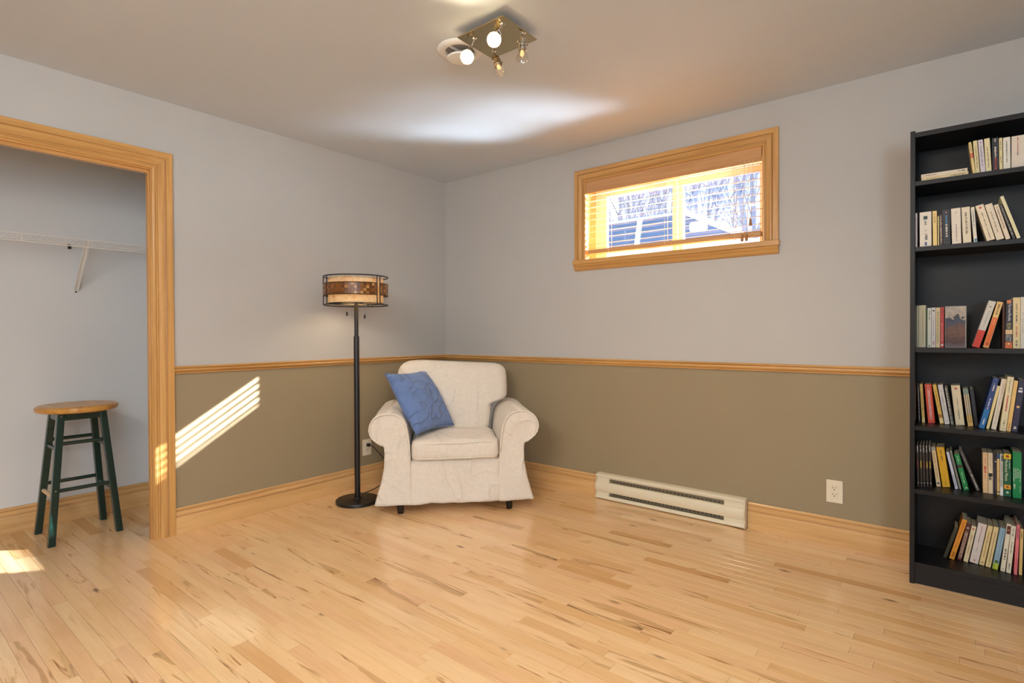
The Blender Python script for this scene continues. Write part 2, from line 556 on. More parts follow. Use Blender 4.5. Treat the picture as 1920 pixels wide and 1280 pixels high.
def plank_geo(pl, v, f):
    a, b_, y0, y1 = pl[0]+0.0003, pl[1]-0.0003, pl[2]+0.00035, pl[3]-0.00035
    c = 0.0004
    n = len(v)
    v += [(a, y0, -0.008), (b_, y0, -0.008), (b_, y1, -0.008), (a, y1, -0.008),
          (a, y0, -c), (b_, y0, -c), (b_, y1, -c), (a, y1, -c),
          (a+c, y0+c, 0), (b_-c, y0+c, 0), (b_-c, y1-c, 0), (a+c, y1-c, 0)]
    for q in ((0, 1, 5, 4), (1, 2, 6, 5), (2, 3, 7, 6), (3, 0, 4, 7), (4, 5, 9, 8), (5, 6, 10, 9), (6, 7, 11, 10), (7, 4, 8, 11), (8, 9, 10, 11)):
        f.append(tuple(i+n for i in q))
def plank_obj(name, lst, kind=None):
    v, f, r1, r2 = [], [], [], []
    for pl in lst:
        n = len(f); plank_geo(pl, v, f)
        r1 += [pl[4]]*(len(f)-n); r2 += [pl[5]]*(len(f)-n)
    me = bpy.data.meshes.new(name)
    me.from_pydata(v, [], f)
    at = me.attributes.new('prand', 'FLOAT', 'FACE'); at.data.foreach_set('value', r1)
    at = me.attributes.new('prand2', 'FLOAT', 'FACE'); at.data.foreach_set('value', r2)
    me.materials.append(M_FLOOR)
    o = bpy.data.objects.new(name, me); COL.objects.link(o); o.parent = floor
    if kind: o['kind'] = kind
    return o
for pl in planks[:300]:
    plank_obj('plank', [pl])
plank_obj('far_planks', planks[300:], 'stuff')

# ------------------------------------------------------------------ trim
RAIL = [(0, 0), (.010, 0), (.0135, -.003), (.0135, -.009), (.006, -.0105), (.006, -.0135), (.019, -.016), (.021, -.023), (.017, -.030), (.007, -.032), (.007, -.035), (.013, -.037), (.011, -.043), (0, -.043)]
BASE = [(0, 0), (.015, 0), (.015, .093), (.014, .0955), (.0045, .0965), (.0040, .1015), (.0115, .1045), (.0130, .112), (.0115, .1265), (.0040, .1280), (.0036, .1325), (.0095, .1345), (.0100, .141), (.006, .1463), (0, .1463)]
CAS = [(0, 0), (0, .016), (.002, .018), (.0335, .018), (.035, .011), (.0385, .0095), (.041, .017), (.046, .0185), (.055, .017), (.066, .0135), (.0735, .0125), (.0745, .0075), (.077, .0075), (.078, .0115), (.083, .0105), (.0835, .0065), (.0855, .0065), (.0865, .012), (.093, .0125), (.096, .010), (.099, .0085), (.10, 0)]

t = MB(); t.prism(RAIL, lambda u, v, s: (u, s, ZR+v), YC, lambda u, v: -u)
struct(t.build('trim_1', M_WY, smooth=True), 'maple chair rail along the left wall', 'chair rail')
t = MB()
t.prism(RAIL, lambda u, v, s: (s, -u, ZR+v), lambda u, v: u, 1.297)
t.prism(RAIL, lambda u, v, s: (s, -u, ZR+v), 1.2975, RX1)
struct(t.build('trim_2', M_WX, smooth=True), 'maple chair rail along the window wall', 'chair rail')
t = MB(); t.prism(BASE, lambda u, v, s: (u, s, v), YC, lambda u, v: -u)
struct(t.build('baseboard_left', M_BY, smooth=True), 'moulded maple baseboard below the left wall', 'baseboard')
t = MB()
t.prism(BASE, lambda u, v, s: (s, -u, v), lambda u, v: u, 1.515)
t.prism(BASE, lambda u, v, s: (s, -u, v), 2.497, RX1)
struct(t.build('baseboard_right', M_BX, smooth=True), 'moulded maple baseboard on both sides of the heater', 'baseboard')
t = MB(); t.prism(BASE, lambda u, v, s: (-0.775+u, s, v), -3.9, -1.85)
struct(t.build('baseboard_closet', M_BY, smooth=True), 'maple baseboard along the closet back wall', 'baseboard')

tr = empty('trim_3', (0, YC, 0))
struct(tr, 'wide maple casing around the closet opening', 'door casing')
YL = -3.95
t = MB(); t.prism(CAS, lambda u, v, s: (v, YC-u, s), 0.0, lambda u, v: ZC-u)
t.build('casing_side', M_WZ, tr, smooth=True)
t = MB(); t.prism(CAS, lambda u, v, s: (v, YL+u, s), 0.0, lambda u, v: ZC-u)
t.build('casing_side', M_WZ, tr, smooth=True)
t = MB(); t.prism(CAS, lambda u, v, s: (v, s, ZC-u), lambda u, v: YL+u+0.0004, lambda u, v: YC-u-0.0004)
t.build('casing_head', M_WY, tr, smooth=True)
t = MB(); t.box(-0.07, 0.0, -2.232, -2.217, 0, 2.049); t.box(-0.045, -0.02, -2.238, -2.232, 0, 2.03)
t.build('jamb', M_WZ, tr)
t = MB(); t.box(-0.07, 0.0, -3.865, -3.85, 0, 2.049)
t.build('jamb', M_WZ, tr)
t = MB(); t.box(-0.07, 0.0, -3.85, -2.232, 2.034, 2.049); t.box(-0.05, -0.02, -3.85, -2.238, 2.018, 2.034)
t.build('head_jamb', M_WY, tr)

# ------------------------------------------------------------------ window
win = empty('window_1', (1.99, 0, 1.64))
struct(win, 'small high sliding window with maple casing', 'window')
CX0, CX1, CZ1 = 1.324, 2.661, 2.2735
SC = 0.86
WC = [(u*SC, v) for u, v in CAS]
ZST = 1.643
t = MB(); t.prism(WC, lambda u, v, s: (CX0+u, -v, s), ZST, lambda u, v: CZ1-u)
t.build('casing_side', M_WZ, win, smooth=True)
t = MB(); t.prism(WC, lambda u, v, s: (CX1-u, -v, s), ZST, lambda u, v: CZ1-u)
t.build('casing_side', M_WZ, win, smooth=True)
t = MB(); t.prism(WC, lambda u, v, s: (s, -v, CZ1-u), lambda u, v: CX0+u+.0004, lambda u, v: CX1-u-.0004)
t.build('casing_head', M_WX, win, smooth=True)
t = MB(); t.box(CX0-.006, CX1+.006, -0.034, 0.0, ZST-0.030, ZST)
t.box(WX0, WX1, 0.0, 0.14, ZST-0.006, ZST)
t.build('stool', M_WX, win, bevel=0.002)
AP = [(0, 0), (.026, 0), (.030, -.006), (.028, -.012), (.020, -.018), (.024, -.026), (.019, -.037), (.010, -.044), (0, -.046)]
t = MB(); t.prism(AP, lambda u, v, s: (s, -u, ZST-0.030+v), CX0, CX1)
t.build('apron', M_WX, win, smooth=True)
# jamb boards
for nm, bx in (('jamb', (WX0, WX0+.012, 0, .20, ZST, WZ1)), ('jamb', (WX1-.012, WX1, 0, .20, ZST, WZ1)), ('head_jamb', (WX0+.012, WX1-.012, 0, .20, WZ1-.012, WZ1))):
    t = MB(); t.box(*bx); t.build(nm, M_WZ if nm == 'jamb' else M_WX, win)
# frame and two sashes
fx0, fx1, fz0, fz1 = WX0+.012, WX1-.012, ZST, WZ1-.012
def rect_frame(name, x0, x1, z0, z1, wl, wr, wb, wt, y0, y1, mat):
    t = MB()
    t.box(x0, x0+wl, y0, y1, z0, z1); t.box(x1-wr, x1, y0, y1, z0, z1)
    t.box(x0+wl, x1-wr, y0, y1, z0, z0+wb); t.box(x0+wl, x1-wr, y0, y1, z1-wt, z1)
    return t.build(name, mat, win)
rect_frame('frame', fx0, fx1, fz0, fz1, .05, .014, .010, .05, .140, .225, M_VINYL)
sl = rect_frame('sash', fx0+.05, 2.017, fz0+.010, fz1-.05, .040, .034, .014, .045, .143, .170, M_VINYL)
sr_ = rect_frame('sash', 2.000, fx1-.012, fz0+.010, fz1-.05, .042, .046, .014, .045, .175, .202, M_VINYL)
t = MB(); t.box(fx0+.086, 1.990, .155, .158, fz0+.02, fz1-.09); t.build('pane', M_GLASS, sl)
t = MB(); t.box(2.036, fx1-.050, .187, .190, fz0+.02, fz1-.09); t.build('pane', M_GLASS, sr_)

# ------------------------------------------------------------------ outdoors: snow, added eave, car, trees
def snow_mat():
    m, nt, b = newmat('snow')
    geo = node(nt, 'ShaderNodeNewGeometry')
    nz = node(nt, 'ShaderNodeTexNoise', i_Scale=3.0, i_Detail=4.0)
    link(nt, geo.outputs['Position'], nz.inputs['Vector'])
    rp = ramp(nt, nz.outputs['Fac'], [(0.3, (0.78, 0.82, 0.88, 1)), (0.7, (0.86, 0.88, 0.92, 1))])
    link(nt, rp.outputs[0], b.inputs['Base Color'])
    b.inputs['Roughness'].default_value = 0.6
    b.inputs['Coat Weight'].default_value = 0.3          # thawed and refrozen crust
    b.inputs['Coat Roughness'].default_value = 0.4
    return m
M_SNOW = snow_mat()
M_ICE = plain('wet_ice', (200, 214, 226), 0.22, spec=0.6)
GZ = 1.47
v, f = [], []
NX, NY = 40, 44
for j in range(NY+1):
    for i in range(NX+1):
        x = -30+60*i/NX; y = 0.28+60*(j/NY)**2.4
        z = GZ + 0.05*noise.noise((x*0.3, y*0.3, 0)) * min(1, y/4) + max(0, y-14)*0.10 - 0.62*min(1.0, max(0.0, (2.3-y)/0.5))  # dip by the wall added so the glare light clears the snow
        v.append((x, y, z))
for j in range(NY):
    for i in range(NX):
        a = j*(NX+1)+i
        f.append((a, a+1, a+NX+2, a+NX+1))
struct(mk('ground', v, f, M_SNOW, smooth='all'), 'sunlit snow outside the window', 'ground')
t = MB(); t.box(-4, 9, 0.28, 1.30, 2.715, 2.83); t.box(-4, 9, 0.28, 0.32, 2.43, 2.715)  # unseen eave, added to keep sun off the upper slats
struct(t.build('sun_block_eave', M_WHITEPL), 'unseen white eave added over the window to cut off the sun', 'eave')

car = empty('car', (0.2, 4.85, GZ), label='silver-white car parked outside the window', cat='car')
M_CARP = plain('silver_car_paint', (214, 220, 228), 0.25, coat=0.6)
M_CARG = plain('car_window_glass', (78, 106, 146), 0.06, spec=0.8)
M_TYRE = plain('tyre_rubber', (28, 28, 30), 0.8)
def car_body():
    prof = [(-2.15, 1.72), (-2.12, 2.05), (-2.02, 2.32), (-1.0, 2.39), (0.0, 2.37), (1.30, 2.36), (2.0, 2.27), (2.32, 2.15), (2.42, 1.90), (2.38, 1.70), (1.9, 1.66), (-1.8, 1.66)]
    v, f = [], []
    ys = [(4.0, .90, 1.0), (4.02, .97, 1.0), (4.12, 1.0, 1.0), (5.58, 1.0, 1.0), (5.68, .97, 1), (5.70, .90, 1)]
    n = len(prof)
    for y, s, q in ys:
        for x, z in prof:
            v.append((.13+(x-.13)*(0.985 if s < 1 else 1), y, 2.0+(z-2.0)*s))
    for j in range(len(ys)-1):
        for i in range(n):
            f.append((j*n+i, j*n+(i+1) % n, (j+1)*n+(i+1) % n, (j+1)*n+i))
    f += [tuple(range(n)), tuple(reversed(range((len(ys)-1)*n, len(ys)*n)))]
    return mk('body', v, f, M_CARP, car, smooth=True)
car_body()
# greenhouse: glass volume with painted roof and pillars
low = [(-1.75, 4.06), (1.30, 4.06), (1.30, 5.64), (-1.75, 5.64)]
hi = [(-1.05, 4.26), (0.46, 4.26), (0.46, 5.44), (-1.05, 5.44)]
v = [(x, y, 2.36) for x, y in low]+[(x, y, 2.82) for x, y in hi]
mk('windows', v, [(0, 1, 5, 4), (1, 2, 6, 5), (2, 3, 7, 6), (3, 0, 4, 7), (0, 3, 2, 1), (4, 5, 6, 7)], M_CARG, car)
t = MB()
t.box(-1.08, 0.50, 4.24, 5.46, 2.82, 2.86)
t.build('roof', M_CARP, car, bevel=0.015)
for (a, b_) in (((1.36, 4.04, 2.36), (.46, 4.25, 2.84)), ((1.36, 5.66, 2.36), (.46, 5.45, 2.84)), ((-1.78, 4.05, 2.36), (-1.05, 4.25, 2.84)), ((-1.78, 5.65, 2.36), (-1.05, 5.45, 2.84)), ((-.18, 4.04, 2.36), (-.22, 4.25, 2.84)), ((-.18, 5.66, 2.36), (-.22, 5.45, 2.84))):
    t = MB(); t.tube([a, b_], 0.042, 6); t.build('pillar', M_CARP, car)
for yy, s in ((3.88, -1), (5.82, 1)):
    t = MB(); t.box(.68, .90, yy-.05, yy+.05, 2.47, 2.60); t.box(.76, .84, min(yy, yy-s*.2), max(yy, yy-s*.2), 2.49, 2.53)
    t.build('side_mirror', M_CARP, car, bevel=0.02)
for x in (-1.35, 1.6):
    for yy in (4.02, 5.5):
        t = MB(); t.lathe([(.17, 0), (.31, 0.0), (.32, .03), (.32, .15), (.31, .18), (.17, .18)], None, 24, Matrix.Translation((x, yy+.18 if yy < 5 else yy+.18, GZ+.32)) @ Matrix.Rotation(math.pi/2, 4, 'X'))
        t.build('wheel', M_TYRE, car, smooth=True)

M_BARK = plain('winter_bark', (112, 120, 142), 0.9, var=0.2)
def bare_tree(x, y, h, seed):
    r = random.Random(seed)
    z0 = GZ + max(0, y-14)*0.10 - 0.1
    t = MB()
    def grow(p, d, L, rad, depth):
        n = 3
        pts = [p]; q = p.copy()
        dd = d.copy()
        for i in range(n):
            dd = (dd + Vector((r.uniform(-.12, .12), r.uniform(-.12, .12), r.uniform(-.02, .10)))).normalized()
            q = q + dd*(L/n); pts.append(q.copy())
        t.tube(pts, [rad*(1-0.45*i/n) for i in range(n+1)], 4 if depth < 2 else 3, cap=False)
        if depth >= 3: return
        for c in range(5 if depth == 0 else 4):
            s = r.uniform(.3, 1.0); k = min(n-1, int(s*n))
            base = pts[k].lerp(pts[k+1], s*n-k)
            ang = r.uniform(0, 2*math.pi)
            side = dd.cross(Vector((math.cos(ang), math.sin(ang), .3))).normalized()
            nd = (dd*r.uniform(.8, 1.1) + side*r.uniform(.3, .55)).normalized()
            grow(base, nd, L*r.uniform(.45, .65), rad*.45, depth+1)
    grow(Vector((x, y, z0)), Vector((0, 0, 1)), h*0.72, 0.07+0.04*r.random(), 0)
    o = t.build('bare_tree', M_BARK, fix=False)
    return tag(o, 'leafless winter tree standing in the snow beyond the car', 'tree', 'bare trees outside the window')
tr_rng = random.Random(3)
k = 0
for row, yy in enumerate((13.5, 18.5, 23.5)):
    sc_ = (yy+3.31)/3.41
    xa, xb = 3.41+(1.48-3.41)*sc_, 3.41+(2.62-3.41)*sc_
    nt2 = 4+row
    for i in range(nt2):
        bare_tree(xa+(xb-xa)*(i+.25+.5*tr_rng.random())/nt2, yy+tr_rng.uniform(-.5, .5), tr_rng.uniform(6.2, 7.4)+row*.9, 100+k); k += 1
# ------------------------------------------------------------------ window blind
blind = empty('window_blind', (1.988, 0.03, 1.70), label='open wooden slat blind hanging in the window', cat='blind')
BX0, BX1 = 1.411, 2.569
M_VAL = wood('valance_wood', (196, 142, 90), (212, 160, 106), 'x', rough=0.4)
t = MB(); t.box(BX0, BX1, -0.002, 0.010, 2.106, 2.188); t.build('valance', M_VAL, blind, bevel=0.002)
t = MB(); t.box(BX0+.006, BX1-.006, 0.012, 0.060, 2.135, 2.185); t.build('head_rail', M_VINYL, blind)
TILT = math.radians(6)
sv = []
for s in (-1, 1):                       # slightly crowned slat, rounded edges
    pass
prof = [(-.0205, -.0006), (-.010, .0004), (0, .0008), (.010, .0004), (.0205, -.0006), (.0205, .0010), (.010, .0020), (0, .0024), (-.010, .0020), (-.0205, .0010)]
me_s = MB()
ct, st = math.cos(TILT), math.sin(TILT)
me_s.prism(prof, lambda u, w_, s: (s, u*ct-w_*st, u*st+w_*ct), BX0+.008-1.988, BX1-.008-1.988)
SL = [1.7520+0.0431*k for k in range(9)]
first = None
for z in SL:
    if first is None:
        first = me_s.build('slat', M_BLIND, blind, smooth=True, local=True)
        o = first
    else:
        o = first.copy(); COL.objects.link(o); o.parent = blind
    o.location = (0, 0, z-1.70)
t = MB(); t.box(BX0+.006, BX1-.006, 0.004, 0.056, 1.682, 1.711); t.build('bottom_rail', M_BLIND, blind, bevel=0.003)
o = first.copy(); COL.objects.link(o); o.parent = blind; o.location = (0, 0, 1.722-1.70)
M_CORD = plain('cream_cord', (226, 206, 176), 0.8)
for x in (1.581, 1.986, 2.413):
    t = MB()
    for yy in (0.006, 0.056):
        t.tube([(x, yy, 2.14), (x, yy, 1.70)], 0.0011, 5)
    for z in SL:
        t.tube([(x, .006, z-.010), (x, .056, z+.008)], 0.0007, 4)
    t.build('ladder_cord', M_CORD, blind)
    t = MB(); t.tube([(x, .003, 1.712), (x+.006, -.003, 1.70), (x+.012, -.006, 1.676), (x+.016, -.006, 1.668)], 0.0014, 5); t.build('cord_end', M_CORD, blind)
M_TASSEL = plain('wooden_tassel', (178, 124, 70), 0.45)
for (x, z, z2) in ((2.466, 1.690, 2.12), (2.490, 1.690, 2.12), (2.512, 1.775, 2.12)):
    t = MB(); t.tube([(x+.012, -.006, z2), (x+.008, -.008, 1.9), (x, -.010, z)], 0.0012, 5); cc = t.build('pull_cord', M_CORD, blind)
    t = MB(); t.lathe([(.003, .028), (.0055, .022), (.0065, .010), (.0085, -.004), (.0075, -.012), (.004, -.015)], (x, -.012, z-.02), 12)
    t.build('tassel', M_TASSEL, cc, smooth=True)

# ------------------------------------------------------------------ baseboard heater
hx0, hx1 = 1.521, 2.489
ht = empty('baseboard_heater', (2.0, -0.03, 0), label='long cream electric baseboard heater under the window', cat='heater')
sx0, sx1 = 1.615, 2.372
t = MB(); t.box(hx0+.004, hx1-.004, -.018, 0, .006, .160); t.build('back_plate', M_HEATER, ht)
TOP = [(0, .168), (.040, .168), (.050, .164), (.055, .158), (.055, .152), (.046, .150), (.044, .141), (.038, .141), (.036, .160), (0, .160)]
t = MB(); t.prism(TOP, lambda u, w_, s: (s, -u, w_), hx0, hx1); t.build('top_cap', M_HEATER, ht, smooth=True)
FP = [(.050, .117), (.058, .113), (.064, .100), (.066, .083), (.064, .066), (.058, .052), (.050, .048), (.045, .048), (.045, .117)]
t = MB(); t.prism(FP, lambda u, w_, s: (s, -u, w_), hx0, hx1); t.build('front_panel', M_HEATER, ht, smooth=True)
LP = [(.0, .006), (.062, .006), (.062, .014), (.056, .026), (.050, .026), (.050, .010), (0, .010)]
t = MB(); t.prism(LP, lambda u, w_, s: (s, -u, w_), hx0, hx1); t.build('lower_lip', M_HEATER, ht, smooth=True)
for a, b_ in ((hx0, sx0), (sx1, hx1)):
    t = MB(); t.prism([(0, .008), (.056, .008), (.052, .048), (.046, .080), (.048, .117), (.046, .150), (0, .160)], lambda u, w_, s: (s, -u, w_), a+.002, b_-.001)
    t.build('end_section', M_HEATER, ht)
for a in (hx0-.005, hx1+.001):
    t = MB(); t.prism([(0, .004), (.062, .004), (.062, .03), (.054, .046), (.066, .075), (.066, .095), (.056, .118), (.054, .150), (.050, .166), (.03, .170), (0, .170)], lambda u, w_, s: (s, -u, w_), a, a+.004)
    t.build('end_cap', M_HEATER, ht)
t = MB(); t.box(sx0, sx1, -.034, -.030, .010, .158); t.build('fin_plate', M_GREYMET, ht)
t = MB()
for k in range(29):
    x = sx0+.03+k*(sx1-sx0-.06)/28
    for z in (.124, .038):
        t.box(x-.0035, x+.0035, -.0352, -.0335, z-.0035, z+.0035)
o = t.build('vent_holes', M_SLOT, ht); o['kind'] = 'stuff'

# ------------------------------------------------------------------ outlets
def outlet(name, M, label, group=None):
    """M maps local (x right, y out of the wall, z up) to the world"""
    r = empty(name, M @ Vector((0, 0, 0)), label=label, cat='outlet', group=group)
    t = MB(); t.xbox(M, -.0385, .0385, 0, .006, -.060, .060); t.build('cover_plate', M_IVORY, r, bevel=0.002)
    t = MB(); t.xbox(M, -.0165, .0165, .006, .0085, -.034, .034); ins = t.build('receptacle', M_IVORY, r, bevel=0.0008)
    for z in (.018, -.016):
        t = MB()
        t.xbox(M, -.0085, -.0060, .0080, .0088, z-.001, z+.007); t.xbox(M, .0055, .0080, .0080, .0088, z, z+.007)
        t.xbox(M, -.0028, .0028, .0080, .0088, z-.010, z-.005)
        t.build('slots', M_SLOT, ins)
    for z in (.048, -.048):
        t = MB(); t.lathe([(.0025, .0), (.0025, .0012), (.001, .0016)], None, 10, M @ Matrix.Translation((0, .0058, z)) @ Matrix.Rotation(-math.pi/2, 4, 'X'))
        t.build('screw', M_IVORY, r)
    return r
MR = Matrix.Translation((2.932, 0, 0.284)) @ Matrix(((1, 0, 0, 0), (0, -1, 0, 0), (0, 0, 1, 0), (0, 0, 0, 1)))
outlet('wall_outlet', MR, 'ivory wall outlet with nothing plugged in, left of the bookcase')
ML = Matrix.Translation((0, -0.829, 0.281)) @ Matrix(((0, 1, 0, 0), (1, 0, 0, 0), (0, 0, 1, 0), (0, 0, 0, 1)))
outlet('wall_outlet', ML, 'ivory wall outlet with a black plug, behind the floor lamp')

# ------------------------------------------------------------------ floor lamp
LX, LY = 0.307, -1.128
lamp = empty('floor_lamp', (LX, LY, 0), label='black floor lamp with a glowing mica drum shade', cat='lamp')
t = MB(); t.lathe([(.139, 0), (.142, .003), (.142, .018), (.139, .022), (.06, .024), (.03, .028), (.026, .034)], (LX, LY, 0), 48); t.build('base', M_BLACK, lamp, smooth=True)
t = MB(); t.lathe([(.0185, .02), (.0185, 1.108), (.0165, 1.116)], (LX, LY, 0), 24); t.build('pole', M_BLACK, lamp, smooth=True)
t = MB(); t.lathe([(.0135, 1.10), (.0135, 1.330), (.010, 1.335), (.010, 1.42)], (LX, LY, 0), 20); t.build('upper_pole', M_BLACK, lamp, smooth=True)
sh = empty('shade', (0, 0, 0)); sh.parent = lamp
def mica():
    m = bpy.data.materials.new('mica_shade'); m.use_nodes = True
    nt = m.node_tree; nt.nodes.clear()
    out = nt.nodes.new('ShaderNodeOutputMaterial')
    geo = node(nt, 'ShaderNodeNewGeometry')
    nz = node(nt, 'ShaderNodeTexNoise', i_Scale=28.0, i_Detail=6.0, i_Roughness=0.7)
    link(nt, geo.outputs['Position'], nz.inputs['Vector'])
    rp = ramp(nt, nz.outputs['Fac'], [(0.3, lin((222, 192, 150))), (0.5, lin((244, 228, 196))), (0.7, lin((252, 244, 226)))])
    df = node(nt, 'ShaderNodeBsdfDiffuse'); tl = node(nt, 'ShaderNodeBsdfTranslucent')
    link(nt, rp.outputs[0], df.inputs[0]); link(nt, rp.outputs[0], tl.inputs[0])
    mx = node(nt, 'ShaderNodeMixShader'); mx.inputs[0].default_value = 0.5
    link(nt, df.outputs[0], mx.inputs[1]); link(nt, tl.outputs[0], mx.inputs[2]); link(nt, mx.outputs[0], out.inputs[0])
    return m
M_MICA = mica()
def mosaic():
    m, nt, b = newmat('mosaic_band')
    tc = node(nt, 'ShaderNodeAttribute', attribute_name='tile')
    rp = ramp(nt, tc.outputs['Fac'], [(0.0, lin((98, 58, 24))), (0.35, lin((136, 86, 38))), (0.6, lin((112, 66, 30))), (0.85, lin((170, 114, 56))), (1.0, lin((196, 150, 90)))])
    link(nt, rp.outputs[0], b.inputs['Base Color'])
    b.inputs['Roughness'].default_value = 0.3
    return m
M_MOSAIC = mosaic()
def ring(name, r, z, rad, parent, n=64):
    t = MB(); t.tube([(LX+r*math.cos(2*math.pi*k/n), LY+r*math.sin(2*math.pi*k/n), z) for k in range(n)], rad, 6, close=True)
    return t.build(name, M_BLACK, parent, smooth='all')
t = MB()
n = 72
v = [(LX+.178*math.cos(2*math.pi*k/n), LY+.178*math.sin(2*math.pi*k/n), z) for z in (1.332, 1.502) for k in range(n)]
v += [(LX+.1765*math.cos(2*math.pi*k/n), LY+.1765*math.sin(2*math.pi*k/n), z) for z in (1.332, 1.502) for k in range(n)]
f = []
for k in range(n):
    k2 = (k+1) % n
    f += [(k, k2, n+k2, n+k), (2*n+k2, 2*n+k, 3*n+k, 3*n+k2), (k2, k, 2*n+k, 2*n+k2), (n+k, n+k2, 3*n+k2, 3*n+k)]
mk('inner_drum', v, f, M_MICA, sh, smooth=True)
ring('top_ring', .208, 1.508, .0042, sh); ring('bottom_ring', .208, 1.322, .0042, sh)
ring('drum_ring', .178, 1.332, .003, sh)
t = MB(); t.lathe([(.0, 1.488), (.1765, 1.488), (.1765, 1.490), (.0, 1.490)], (LX, LY, 0), 48, cap=False); t.build('top_diffuser', M_MICA, sh)
# screen angle 0 = towards the camera
AC = math.atan2(CAM[1]-LY, CAM[0]-LX)
def pa(deg, r, z):                       # deg to the right as the camera sees it
    a = AC + math.radians(deg)
    return (LX+r*math.cos(a), LY+r*math.sin(a), z)
for dg in (39, 46, -90, -61, 150, 157):
    t = MB(); t.tube([pa(dg, .208, 1.322), pa(dg, .208, 1.508)], .0035, 6); t.build('shade_bar', M_BLACK, sh)
# mosaic band of small tiles, open between the front pair of bars
v, f, tl_ = [], [], []
r_ = random.Random(5)
span = (46, 399)
nt_, rows = 66, 4
zb0, zb1 = 1.386, 1.458
for i in range(nt_):
    for j in range(rows):
        a0 = span[0]+(span[1]-span[0])*(i+.04)/nt_; a1 = span[0]+(span[1]-span[0])*(i+.96)/nt_
        z0 = zb0+(zb1-zb0)*(j+.04)/rows; z1 = zb0+(zb1-zb0)*(j+.96)/rows
        n0 = len(v)
        for rr in (.206, .2085+.0008*r_.random()):
            v += [pa(a0, rr, z0), pa(a1, rr, z0), pa(a1, rr, z1), pa(a0, rr, z1)]
        f += [tuple(n0+q for q in ff) for ff in ((4, 5, 6, 7), (0, 3, 2, 1), (0, 1, 5, 4), (1, 2, 6, 5), (2, 3, 7, 6), (3, 0, 4, 7))]
        tl_ += [r_.random()]*6
me = bpy.data.meshes.new('mosaic_band')
me.from_pydata(v, [], f)
at = me.attributes.new('tile', 'FLOAT', 'FACE'); at.data.foreach_set('value', tl_)
mb_o = finish('mosaic_band', me, M_MOSAIC, sh); mb_o['kind'] = 'stuff'
n = 60
v = [pa(span[0]+(span[1]-span[0])*k/n, .2062, z) for z in (zb0, zb1) for k in range(n+1)]
v += [pa(span[0]+(span[1]-span[0])*k/n, .2045, z) for z in (zb0, zb1) for k in range(n+1)]
f = []
m_ = n+1
for k in range(n):
    f += [(k, k+1, m_+k+1, m_+k), (2*m_+k+1, 2*m_+k, 3*m_+k, 3*m_+k+1), (k+1, k, 2*m_+k, 2*m_+k+1), (m_+k, m_+k+1, 3*m_+k+1, 3*m_+k)]
mk('band_backing', v, f, plain('band_backing', (150, 104, 52), 0.5), sh, smooth=True)
for z in (zb0-.002, zb1+.002):
    t = MB(); t.tube([pa(span[0]+(span[1]-span[0])*k/n, .2085, z) for k in range(n+1)], .0028, 6); t.build('band_rim', M_BLACK, sh, smooth='all')
for k in range(3):
    t = MB(); t.tube([(LX, LY, 1.345), pa(30+120*k, .178, 1.334)], .003, 6); t.build('spider_arm', M_BLACK, sh)
for dg, z1 in ((-29, 1.272), (26, 1.254)):
    rr = .12
    t = MB(); t.tube([pa(dg, rr, 1.36), pa(dg, rr, z1)], .0009, 5); pc = t.build('pull_chain', M_CHROME, lamp)
    t = MB(); q = pa(dg, rr, z1-.012); t.lathe([(.0045, -.012), (.006, -.010), (.006, .010), (.003, .014)], q, 12); t.build('pull_fob', M_BLACK, pc)
for s in (-1, 1):
    q = (LX+s*.05, LY, 1.40)
    t = MB(); t.lathe([(.012, -.05), (.014, -.03), (.028, .0), (.030, .02), (.022, .04), (.006, .052)], q, 16)
    t.build('bulb', emit('lamp_bulb', (255, 214, 150), 6.0), lamp, smooth=True)
    d = bpy.data.lights.new('lamp_light', 'POINT'); d.energy = 10.0; d.color = (1.0, .81, .55); d.shadow_soft_size = .035
    o = bpy.data.objects.new('lamp_light', d); COL.objects.link(o); o.parent = lamp; o.location = (s*.05, 0, 1.415)
t = MB(); t.tube([(.012, -.829, .300), (.030, -.826, .300), (.048, -.812, .292), (.066, -.79, .262), (.088, -.762, .216), (.12, -.735, .175), (.155, -.72, .12), (.16, -.78, .03), (.17, -.9, .008), (.20, -1.03, .008)], .0032, 6)
pcord = t.build('power_cord', M_BLACK, lamp, smooth='all')
t = MB(); t.box(.0088, .036, -.841, -.817, .288, .312); t.build('plug', M_BLACK, pcord, bevel=0.004)

